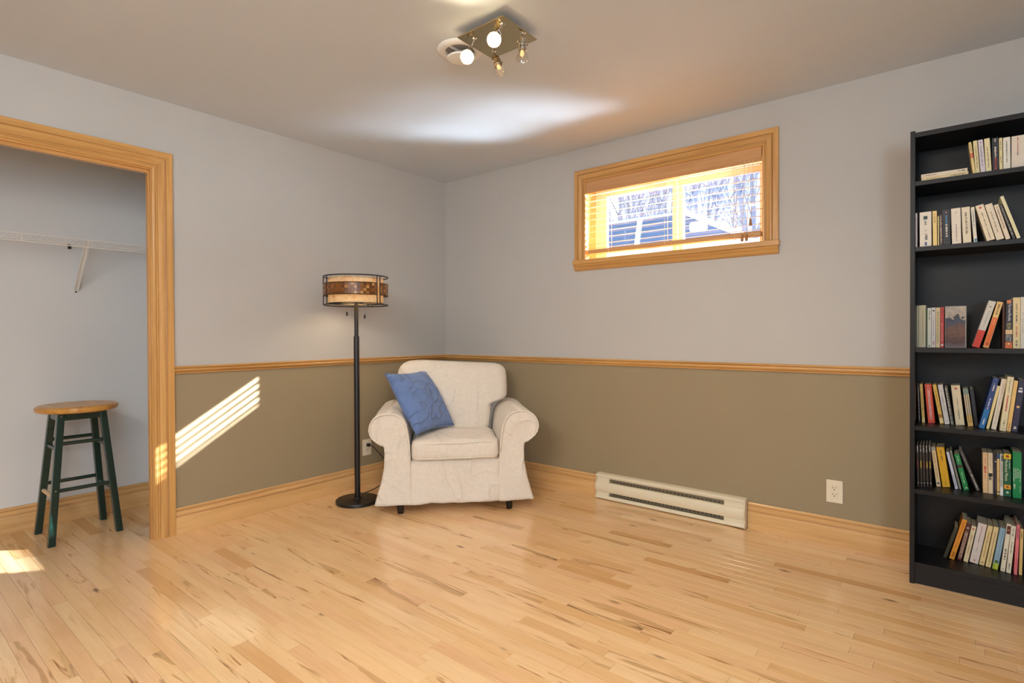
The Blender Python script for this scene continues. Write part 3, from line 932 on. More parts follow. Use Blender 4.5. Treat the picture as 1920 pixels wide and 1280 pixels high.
# ------------------------------------------------------------------ ceiling spotlight fixture and vent
fx = empty('ceiling_spotlight', (1.897, -1.524, H), label='square polished plate ceiling light with four swivel spot heads', cat='ceiling light')
t = MB(); t.box(1.770, 2.024, -1.639, -1.411, 2.388, 2.394); t.build('plate', M_PLATE, fx, bevel=0.0012)
t = MB(); t.box(1.84, 1.955, -1.58, -1.465, 2.394, H); t.build('canopy_box', M_CHROME, fx)
M_BULBON = emit('lit_bulb_face', (255, 236, 190), 30.0)
M_BULBGL = glass_thin('bulb_glass', (.97, .95, .9), 0.22)
tc_ = Vector(CAM)
def spot_head(mount, front, lit):
    mount = Vector(mount); front = Vector(front)
    axis = (tc_-front).normalized() if lit else (front-mount).normalized()
    back = front - axis*0.088
    q = axis.to_track_quat('Z', 'Y').to_matrix().to_4x4()
    M = Matrix.Translation(back) @ q
    hd = MB()
    hd.lathe([(.012, -.002), (.0165, .002), (.0172, .020), (.0140, .022), (.0172, .024), (.0172, .034), (.0140, .036), (.0175, .038), (.0180, .050), (.014, .053)], None, 20, M)
    h_ = hd.build('spot_head', M_CHROME, fx, smooth=True)
    t = MB(); t.lathe([(.011, .048), (.014, .056), (.0235, .072), (.0285, .086), (.0290, .089)], None, 24, M, cap=False)
    t.build('reflector_bulb', M_BULBGL, h_, smooth=True)
    t = MB(); t.lathe([(.007, .050), (.0085, .060), (.0085, .068), (.004, .074)], None, 12, M); t.build('bulb_core', M_BULBON if lit else emit('warm_core', (255, 222, 160), .5), h_, smooth=True)
    if lit:
        t = MB(); t.lathe([(.0, .0805), (.0175, .0815), (.0165, .0855), (.009, .0885), (.0, .0890)], None, 24, M, cap=False); t.build('bulb_face', M_BULBON, h_, smooth=True)
    # swivel: ball, stem and yoke
    t = MB(); t.lathe([(.010, 0), (.011, -.004), (.006, -.008)], mount+Vector((0, 0, .0035)), 14)
    mid = M @ Vector((0, 0, .022))
    knee = Vector((mount.x*.6+mid.x*.4, mount.y*.6+mid.y*.4, mount.z-.020))
    t.tube([mount, knee], .0035, 8)
    sd_ = (q @ Vector((1, 0, 0, 0))).to_3d()
    p1, p2 = mid+sd_*.021, mid-sd_*.021
    t.tube([knee, knee.lerp(p1, .5)+sd_*.008, p1], .0022, 6); t.tube([knee, knee.lerp(p2, .5)-sd_*.008, p2], .0022, 6)
    t.tube([p1+sd_*.005, p1-sd_*.006], .0038, 8); t.tube([p2-sd_*.005, p2+sd_*.006], .0038, 8)
    t.build('yoke', M_CHROME, h_, smooth=True)
    d = bpy.data.lights.new('spot_light', 'SPOT')
    d.energy = 16.0 if lit else 22.0; d.spot_size = math.radians(150 if lit else 165); d.spot_blend = .8
    d.color = (1.0, .80, .52) if lit else (1.0, .75, .46); d.shadow_soft_size = .02
    o = bpy.data.objects.new('spot_light', d); COL.objects.link(o); o.parent = fx
    o.location = (front+axis*.012)-Vector(fx.location)
    o.rotation_euler = axis.to_track_quat('-Z', 'Y').to_euler()
spot_head((1.824, -1.590, 2.388), (1.813, -1.624, 2.300), True)
spot_head((1.987, -1.598, 2.388), (1.990, -1.654, 2.300), True)
spot_head((1.818, -1.457, 2.388), (1.883, -1.491, 2.270), False)
spot_head((2.010, -1.491, 2.388), (2.003, -1.489, 2.280), False)

vent = empty('ceiling_vent', (1.657, -1.505, H), label='round white ceiling air vent beside the spotlight plate', cat='vent')
VC = (1.657, -1.505)
t = MB(); t.lathe([(.104, 0), (.104, -.004), (.100, -.009), (.080, -.014), (.072, -.012), (.070, 0)], (VC[0], VC[1], H), 48); t.build('rim', M_WHITEPL, vent, smooth=True)
t = MB(); t.lathe([(.071, 0), (.071, -.010), (.068, -.010), (.066, .0)], (VC[0], VC[1], H), 48); t.lathe([(.065, -.001), (.065, -.002)], (VC[0], VC[1], H), 40, mi=1)
t.build('throat', [M_WHITEPL, plain('vent_dark', (150, 144, 140), .6)], vent)
t = MB(); t.lathe([(.012, -.003), (.012, -.022), (.052, -.030), (.060, -.036), (.056, -.042), (.02, -.046), (.001, -.047)], (VC[0]+.0, VC[1]+.0, H), 40); t.build('disc', M_WHITEPL, vent, smooth=True)
t = MB(); t.box(VC[0]-.004, VC[0]+.004, VC[1]-.07, VC[1]+.07, H-.012, H-.004); t.build('bridge', M_WHITEPL, vent)

# ------------------------------------------------------------------ bar stool
SX, SY = -0.476, -2.457
stool = empty('bar_stool', (SX, SY, 0), label='dark green wooden stool with a round honey-coloured seat in the closet', cat='stool')
t = MB(); t.lathe([(.10, .700), (.172, .700), (.186, .706), (.190, .716), (.188, .728), (.180, .735), (.16, .737), (.09, .731), (.0, .729)], (SX, SY, 0), 56, cap=False); t.lathe([(.0, .7001), (.10, .700)], (SX, SY, 0), 56, cap=False)
t.build('seat', M_SEAT, stool, smooth=True)
def leg_pt(sx, sy, z):
    q = 0.153 + (0.094-0.153)*z/0.70
    return Vector((SX+sx*q, SY+sy*q, z))
for sx in (-1, 1):
    for sy in (-1, 1):
        a, b_ = leg_pt(sx, sy, 0), leg_pt(sx, sy, .702)
        v = []
        for p in (a, b_):
            for dx, dy in ((-.0165, -.0165), (.0165, -.0165), (.0165, .0165), (-.0165, .0165)):
                v.append((p.x+dx, p.y+dy, p.z))
        t = MB(); t.add(v, [(0, 1, 5, 4), (1, 2, 6, 5), (2, 3, 7, 6), (3, 0, 4, 7), (3, 2, 1, 0), (4, 5, 6, 7)])
        t.build('leg', M_GREEN, stool, bevel=0.003, seg=2)
def rung(s1, s2, z, mat, r=.0105):
    t = MB(); t.tube([leg_pt(*s1, z), leg_pt(*s2, z)], r, 12); t.build('rung', mat, stool, smooth=True)
# the sides: +x faces the room, -y faces left
for z, s1, s2, mt in ((.535, (1, -1), (1, 1), M_GREEN), (.285, (1, -1), (1, 1), M_GREEN), (.535, (-1, -1), (-1, 1), M_GREEN), (.285, (-1, -1), (-1, 1), M_GREEN),
                      (.505, (-1, -1), (1, -1), M_GREEN), (.250, (-1, -1), (1, -1), M_RAW), (.505, (-1, 1), (1, 1), M_GREEN), (.250, (-1, 1), (1, 1), M_GREEN)):
    rung(s1, s2, z, mt)
for axis in (0, 1):
    for s in (-1, 1):
        q = .094+.004
        t = MB()
        if axis == 0: t.box(SX-q, SX+q, SY+s*q-.010, SY+s*q+.010, .660, .700)
        else: t.box(SX+s*q-.010, SX+s*q+.010, SY-q, SY+q, .660, .700)
        t.build('apron', M_GREEN, stool)
for sy in (-1, 1):
    for z in (.685, .29 if sy < 0 else .685):
        p = leg_pt(1, sy, z)
        t = MB(); t.lathe([(.0045, 0), (.0045, .0025), (.003, .004)], None, 10, Matrix.Translation((p.x+.016, p.y, z)) @ Matrix.Rotation(math.pi/2, 4, 'Y')); t.build('bolt', M_CHROME, stool)

# ------------------------------------------------------------------ closet wire shelf
ws = empty('wire_shelf', (-0.775, -2.6, 1.675), label='white wire shelf with a diagonal bracket in the closet', cat='shelf')
y0, y1 = -3.88, -1.852
for nm, x, z, r in (('front_wire', -.475, 1.678, .0032), ('lip_wire', -.475, 1.637, .0036), ('rear_wire', -.768, 1.674, .003), ('middle_wire', -.62, 1.670, .0028)):
    t = MB(); t.tube([(x, y0, z), (x, y1, z)], r, 8); t.build(nm, M_WIRE, ws, smooth=True)
t = MB()
yy = y0+.01
while yy < y1:
    t.tube([(-.768, yy, 1.6765), (-.475, yy, 1.6795)], .0012, 4)
    yy += .0254
o = t.build('deck_wires', M_WIRE, ws); o['kind'] = 'stuff'
yy = -2.689-.307*3
while yy < y1:
    t = MB(); t.tube([(-.475, yy, 1.678), (-.475, yy, 1.637)], .0030, 6); t.build('lip_tie', M_WIRE, ws); yy += .307
p, q = Vector((-.478, -2.400, 1.672)), Vector((-.770, -2.393, 1.405))
d = (q-p); L = d.length
Mb = Matrix.Translation(p) @ d.to_track_quat('Z', 'Y').to_matrix().to_4x4()
t = MB(); t.xbox(Mb, -.011, -.009, -.008, .008, 0, L); t.xbox(Mb, .009, .011, -.008, .008, 0, L); t.xbox(Mb, -.011, .011, .006, .008, 0, L)
br = t.build('bracket', M_WIRE, ws)
t = MB(); t.lathe([(.005, 0), (.005, .003), (.002, .004)], None, 10, Matrix.Translation((-.775, -2.392, 1.395)) @ Matrix.Rotation(math.pi/2, 4, 'Y')); t.build('screw', M_SLOT, br)
t = MB(); t.box(-.775, -.760, -2.43, -2.415, 1.655, 1.682); t.build('wall_clip', M_SLOT, ws)
# ------------------------------------------------------------------ armchair
CA = math.atan2(0.728, 0.685)
chair = empty('armchair', (0.962, -0.855, 0), CA, 'off-white slipcovered armchair with rolled arms in the corner', 'armchair')

def nz3(p, s, seed=0.0):
    return noise.noise((p[0]*s+seed, p[1]*s+seed*1.7, p[2]*s-seed))

def loft(name, levels, mat, parent, ns=10, nc=4, amp=0.004, freq=6.0, seed=0.0, fold=0.0, mirror=False):
    """stack of rounded rectangles: (z, u0, u1, y0, y1, r)"""
    v = []
    for z, u0, u1, y0, y1, r in levels:
        r = min(r, (u1-u0)/2-.001, (y1-y0)/2-.001)
        ring_ = []
        cs = [(u1-r, y0+r, -math.pi/2), (u1-r, y1-r, 0), (u0+r, y1-r, math.pi/2), (u0+r, y0+r, math.pi)]
        sides = [((u0+r, y0), (u1-r, y0)), ((u1, y0+r), (u1, y1-r)), ((u1-r, y1), (u0+r, y1)), ((u0, y1-r), (u0, y0+r))]
        for k in range(4):
            (a, b_), (c, d) = sides[k]
            for i in range(ns):
                s = i/ns
                ring_.append((a+(c-a)*s, b_+(d-b_)*s))
            cx, cy, a0 = cs[k]
            for i in range(nc):
                an = a0+math.pi/2*i/nc
                ring_.append((cx+r*math.cos(an), cy+r*math.sin(an)))
        v.append([(u, y, z) for u, y in ring_])
    n = len(v[0])
    pts = []
    for ri, rg in enumerate(v):
        cu = sum(p[0] for p in rg)/n; cy = sum(p[1] for p in rg)/n
        for p in rg:
            d = Vector((p[0]-cu, p[1]-cy, 0))
            d = d.normalized() if d.length > 1e-6 else d
            a = amp*nz3(p, freq, seed)
            if fold:
                hem = max(0.0, min(1.0, (0.36-p[2])/0.30))
                a += fold*hem*(nz3((p[0], p[1], p[2]*0.35), 11.0, seed+3) + .5*nz3((p[0]+p[2]*.8, p[1], p[2]), 9.0, seed+8))
            q = Vector(p)+d*a
            pts.append((-q.x if mirror else q.x, q.y, q.z))
    f = []
    m = len(v)
    for j in range(m-1):
        for i in range(n):
            i2 = (i+1) % n
            f.append((j*n+i, j*n+i2, (j+1)*n+i2, (j+1)*n+i))
    f.append(tuple(reversed(range(n)))); f.append(tuple(range((m-1)*n, m*n)))
    if mirror: f = [tuple(reversed(q)) for q in f]
    return mk(name, pts, f, mat, parent, smooth='all', local=True)

def interp(levels, step):
    out = []
    for a, b_ in zip(levels[:-1], levels[1:]):
        k = max(1, int(math.ceil((b_[0]-a[0])/step)))
        for i in range(k):
            s = i/k
            out.append(tuple(a[q]+(b_[q]-a[q])*s for q in range(len(a))))
    out.append(levels[-1])
    return out

ARM = [(.065, .270, .502), (.12, .274, .486), (.20, .276, .462), (.30, .278, .444), (.38, .280, .440), (.420, .283, .443), (.436, .285, .458), (.452, .287, .482),
       (.475, .290, .510), (.500, .293, .527), (.530, .298, .535), (.560, .306, .531), (.590, .320, .517), (.610, .338, .500), (.624, .362, .474), (.632, .395, .440)]
def arm_front(z): return -.020-(.018*max(0, (.30-z)/.24))
for mirror in (False, True):
    lv = [(z, a, b_, arm_front(z), .735, .016) for z, a, b_ in ARM]
    ao = loft('arm', interp(lv, .022), M_COTTON, chair, ns=14, amp=.007, freq=7, seed=2.0+5*mirror, fold=.024, mirror=mirror)
    s = -1 if mirror else 1
    path = [(s*(a+.004), arm_front(z)-.005, z) for z, a, b_ in ARM if z > .33] + [(s*(b_-.004), arm_front(z)-.005, z) for z, a, b_ in reversed(ARM) if z >= .436]
    t = MB(); t.tube(path, .0058, 6); t.build('piping', M_PIPING, ao, smooth='all', local=True)
base_lv = [(.066, -.274, .274, -.036, .72, .01), (.12, -.276, .276, -.032, .72, .01), (.20, -.278, .278, -.026, .72, .01), (.30, -.28, .28, -.021, .72, .012), (.325, -.28, .28, -.016, .72, .02), (.335, -.27, .27, 0.0, .70, .03)]
loft('base_cover', interp(base_lv, .022), M_COTTON, chair, ns=22, amp=.005, freq=7, seed=9.0, fold=.022)
# outer back panel
bk = [(.070, -.47, .47, .62, .745, .03), (.20, -.45, .45, .61, .745, .03), (.40, -.43, .43, .60, .748, .04), (.60, -.40, .40, .60, .752, .05), (.78, -.395, .395, .605, .758, .06), (.85, -.38, .38, .62, .758, .06), (.885, -.34, .34, .64, .75, .05)]
loft('back_frame', interp(bk, .03), M_COTTON, chair, ns=14, amp=.004, seed=4.0)
BC = [(.430, .225), (.445, .248), (.465, .260), (.52, .264), (.60, .268), (.622, .276), (.638, .310), (.650, .352), (.664, .380), (.685, .393), (.74, .397), (.82, .394), (.865, .386), (.890, .372), (.908, .350), (.920, .315), (.926, .255)]
def bc_y(z):
    e = max(0.0, (z-.86)/.07)
    lo = max(0.0, (.47-z)/.05)
    y0 = .395+.20*(z-.44)+.035*e*e+.03*lo
    return y0, min(.665, y0+.20)-.02*e
lv = [(z, -hw, hw, bc_y(z)[0], bc_y(z)[1], .055) for z, hw in BC]
bc = loft('back_cushion', interp(lv, .02), M_COTTON, chair, ns=18, nc=6, amp=.010, freq=5.0, seed=14.0)
for p in bc.data.vertices:                       # crowned front, softly uneven top
    hw = .39
    if p.co.y < .56:
        p.co.y -= .030*max(0, 1-(p.co.x/hw)**2)*max(0, 1-((p.co.z-.68)/.27)**2)
    if p.co.z > .84:
        p.co.z += (.010*math.cos((p.co.x+.30)*6.0) - .010*max(0, p.co.x+.05))*(p.co.z-.84)/.08

def rbox(name, half, r, mat, parent, n=(20, 18, 8), crown=0.0, amp=.004, freq=6.0, seed=0.0, loc=(0, 0, 0)):
    bm = bmesh.new()
    idx = {}
    def vert(i, j, k):
        key = (i, j, k)
        if key in idx: return idx[key]
        p = Vector(((2*i/n[0]-1)*half[0], (2*j/n[1]-1)*half[1], (2*k/n[2]-1)*half[2]))
        q = Vector([max(-(h-r), min(h-r, c)) for c, h in zip(p, half)])
        d = p-q
        if d.length > 1e-9: p = q + d.normalized()*r
        x, y = p.x/half[0], p.y/half[1]
        if p.z > 0: p.z += crown*max(0, 1-x*x)*max(0, 1-y*y)
        dn = p.normalized()
        p += dn*amp*nz3(p, freq, seed)
        idx[key] = bm.verts.new(p+Vector(loc))
        return idx[key]
    def quad(a, b_, c, d): bm.faces.new((vert(*a), vert(*b_), vert(*c), vert(*d)))
    for i in range(n[0]):
        for j in range(n[1]):
            quad((i, j, 0), (i, j+1, 0), (i+1, j+1, 0), (i+1, j, 0)); quad((i, j, n[2]), (i+1, j, n[2]), (i+1, j+1, n[2]), (i, j+1, n[2]))
    for i in range(n[0]):
        for k in range(n[2]):
            quad((i, 0, k), (i+1, 0, k), (i+1, 0, k+1), (i, 0, k+1)); quad((i, n[1], k), (i, n[1], k+1), (i+1, n[1], k+1), (i+1, n[1], k))
    for j in range(n[1]):
        for k in range(n[2]):
            quad((0, j, k), (0, j, k+1), (0, j+1, k+1), (0, j+1, k)); quad((n[0], j, k), (n[0], j+1, k), (n[0], j+1, k+1), (n[0], j, k+1))
    me = bpy.data.meshes.new(name); bm.to_mesh(me); bm.free()
    return finish(name, me, mat, parent, smooth='all', local=True)
SCY = .205
scu = rbox('seat_cushion', (.274, .250, .064), .040, M_COTTON, chair, crown=.022, amp=.010, freq=5, seed=21, loc=(0, SCY, .395))
def rr_path(hx, hy, z, r, sag=0.0):
    pts = []
    for cx, cy, a0 in ((hx-r, -hy+r, -90), (hx-r, hy-r, 0), (-hx+r, hy-r, 90), (-hx+r, -hy+r, 180)):
        for i in range(7):
            an = math.radians(a0+90*i/6)
            pts.append((cx+r*math.cos(an), SCY+cy+r*math.sin(an), z))
    out = []
    for i in range(len(pts)):
        a, b_ = Vector(pts[i]), Vector(pts[(i+1) % len(pts)])
        k = max(1, int((b_-a).length/.04))
        for q in range(k):
            p = a.lerp(b_, q/k); p.z += sag*nz3(p, 6, 5); out.append(p)
    return out
for z, ins in ((.443, .006), (.347, .006)):
    t = MB(); t.tube(rr_path(.274-ins, .250-ins, z, .045, .008), .0042, 6, close=True); t.build('piping', M_PIPING, scu, smooth='all', local=True)
for x, y in ((-.345, .012), (.345, .012), (-.34, .66), (.34, .66)):
    t = MB(); t.lathe([(.018, 0), (.019, .002), (.026, .085), (.027, .12)], (x, y, 0), 20); t.build('leg', M_BLACKLEG, chair, smooth=True, local=True)

# ------------------------------------------------------------------ cushion on the armchair
def throw_pillow():
    N = 26
    S, T = .225, .078
    v, f = [], []
    for side in (1, -1):
        for j in range(N+1):
            for i in range(N+1):
                a, b_ = 2*i/N-1, 2*j/N-1
                x = S*a*(1-.075*(1-b_*b_)); y = S*b_*(1-.075*(1-a*a))
                h = T*(max(0, (1-a*a)*(1-b_*b_)))**.42
                p = Vector((x, y, side*h))
                wr = .012*nz3(p, 8, 3.0+side)+.010*nz3((p.x*2.0+p.y*1.2, p.y*.6-p.x*.4, p.z), 11, 8.0)
                edge = min(1.0, 4*min(1-abs(a), 1-abs(b_))+.1)
                v.append((p.x+.004*nz3(p, 12, 1), p.y+.004*nz3(p, 12, 6), p.z+side*wr*edge))
    m = N+1
    for s in range(2):
        o_ = s*m*m
        for j in range(N):
            for i in range(N):
                q = (o_+j*m+i, o_+j*m+i+1, o_+(j+1)*m+i+1, o_+(j+1)*m+i)
                f.append(q if s == 0 else tuple(reversed(q)))
    me = bpy.data.meshes.new('throw_pillow'); me.from_pydata(v, [], f)
    bm = bmesh.new(); bm.from_mesh(me); bmesh.ops.remove_doubles(bm, verts=bm.verts, dist=.0015); bmesh.ops.recalc_face_normals(bm, faces=bm.faces); bm.to_mesh(me); bm.free()
    o = finish('throw_pillow', me, M_DENIM, smooth='all')
    Rz = Matrix.Rotation(CA, 4, 'Z')
    u = Vector((.55, .83, -.02)).normalized(); vv = Vector((-.45, .32, .84)); vv = (vv-u*vv.dot(u)).normalized(); n = u.cross(vv)
    L_ = Matrix(((u.x, vv.x, n.x, -.222), (u.y, vv.y, n.y, .250), (u.z, vv.z, n.z, .680), (0, 0, 0, 1)))
    o.matrix_world = Matrix.Translation((0.962, -0.855, 0)) @ Rz @ L_
    edge = [(S*a*(1-.075*(1-b_*b_)), S*b_*(1-.075*(1-a*a)), 0) for a, b_ in [(-1+.1*i, -1) for i in range(20)]+[(1, -1+.1*i) for i in range(20)]+[(1-.1*i, 1) for i in range(20)]+[(-1, 1-.1*i) for i in range(20)]]
    t = MB(); t.tube(edge, .0035, 5, close=True); e = t.build('seam', M_DENIM, smooth='all'); e.parent = o
    return tag(o, 'blue cotton throw pillow leaning on the left arm of the armchair', 'pillow')
throw_pillow()

# ------------------------------------------------------------------ bookcase
bcx0, bcx1, by0, by1 = 3.267, 4.067, -.293, -.017
bcase = empty('bookcase', (3.667, -.155, 0), label='tall black-brown bookcase full of paperbacks', cat='bookcase')
for a in (bcx0, bcx1-.018):
    t = MB(); t.box(a, a+.018, by0, by1, 0.0, 2.02); t.build('side_panel', M_BLACKWOOD, bcase, bevel=.0008)
t = MB(); t.box(bcx0+.018, bcx1-.018, by0+.002, by1, 1.991, 2.012); t.build('top_panel', M_BLACKWOOD, bcase)
t = MB(); t.box(bcx0+.018, bcx1-.018, by1-.005, by1, 0.02, 1.991); t.build('back_panel', M_BLACKWOOD, bcase)
SH = [1.796, 1.505, 1.056, .709, .425, .097]
for z in SH:
    t = MB(); t.box(bcx0+.018, bcx1-.018, by0+.003, by1-.005, z-.020, z); t.build('shelf', M_BLACKWOOD, bcase, bevel=.0008)
t = MB(); t.box(bcx0+.018, bcx1-.018, by0+.012, by0+.028, 0.0, .077); t.build('plinth', M_BLACKWOOD, bcase)

# ------------------------------------------------------------------ books
M_PAGES = plain('book_pages', (214, 200, 168), .8, var=.06, vscale=90)
BM = {}
def bmat(rgb, rough=.45):
    k = tuple(rgb)
    if k not in BM:
        BM[k] = plain('cover_%d_%d_%d' % k, rgb, rough, var=.05, vscale=25)
    return BM[k]
book_rng = random.Random(11)
def ink_strip(t, x0, x1, z0, z1, y, r):
    """rows of small letter-like strokes running down a spine"""
    z = z1
    while z > z0:
        L = r.uniform(.0012, .0034)
        if r.random() < .16: z -= .003
        a, b_ = x0+(x1-x0)*r.uniform(0, .25), x1-(x1-x0)*r.uniform(0, .25)
        t.box(a, b_, y, y+.0002, max(z0, z-L), z)
        z -= L+r.uniform(.0006, .0012)
TEXTS = []
def book(x, y, w_, h, lean, zs, rgb, label, marks=(), depth=None, group=None):
    d = depth or min(.72*h, -.024-y)
    c = .0008 if w_ > .006 else .0005
    hw = w_/2
    t = MB()
    t.box(-hw, hw, 0, c, 0, h); t.box(-hw, -hw+c, c, d, 0, h); t.box(hw-c, hw, c, d, 0, h)
    o = t.build('book', bmat(rgb), bevel=0)
    th = math.radians(lean)
    o.location = (x, y, zs+hw*abs(math.sin(th))+.0003)
    o.rotation_euler = (0, th, 0)
    tag(o, label, 'book', group)
    t = MB(); t.box(-hw+c, hw-c, c, d-.002, .0006, h-.0008); t.build('pages', M_PAGES, o, local=True)
    for mk_ in marks:
        kind, z0, z1, xc, ww, col = mk_[:6]
        X0, X1 = (xc-ww/2)*w_-hw+hw*0, (xc+ww/2)*w_-hw
        if kind == 'band':
            t = MB(); t.box(X0, X1, -.00035, .0, z0*h, z1*h); t.build('colour_block', bmat(col), o, local=True)
        elif kind == 'ink':
            t = MB(); ink_strip(t, X0, X1, z0*h, z1*h, -.0006, book_rng); t.build('spine_lettering', bmat(col), o, local=True)
        elif kind == 'dot':
            t = MB(); t.lathe([(ww*w_/2, 0), (ww*w_/2, .0003)], None, 16, Matrix.Translation(((xc-.5)*w_, -.0001, (z0+z1)/2*h)) @ Matrix.Rotation(math.pi/2, 4, 'X')); t.build('emblem', bmat(col), o, local=True)
        elif kind == 'oval':
            zc, L, rr = (z0+z1)/2*h, (z1-z0)*h/2, ww*w_/2
            pts = [((xc-.5)*w_+rr*math.cos(a), -.0004, zc+(L-rr if math.sin(a) > 0 else -(L-rr))+rr*math.sin(a)) for a in [2*math.pi*(k+.5)/16 for k in range(16)]]
            t = MB(); t.tube(pts, .0008, 4, close=True); t.build('title_outline', bmat(col), o, local=True)
        elif kind == 'text':
            cu = bpy.data.curves.new('spine_title', 'FONT'); cu.body = mk_[6]; cu.size = 1.0; cu.align_x = 'CENTER'; cu.align_y = 'CENTER'
            to = bpy.data.objects.new('spine_title', cu); COL.objects.link(to)
            TEXTS.append((to, o, z0*h, z1*h, (xc-.5)*w_, ww*w_, col))
    return o
BLK, RED, WHT = (30, 28, 30), (190, 40, 30), (232, 226, 214)
CRM, YCR, PWH, LIL = (226, 212, 176), (226, 196, 122), (228, 222, 210), (214, 206, 214)
def I(z0, z1, col=(70, 64, 60), xc=.5, ww=.34): return ('ink', z0, z1, xc, ww, col)
def Bd(z0, z1, col, xc=.5, ww=1.0): return ('band', z0, z1, xc, ww, col)
def D(z, col, ww=.4, xc=.5): return ('dot', z, z, xc, ww, col)
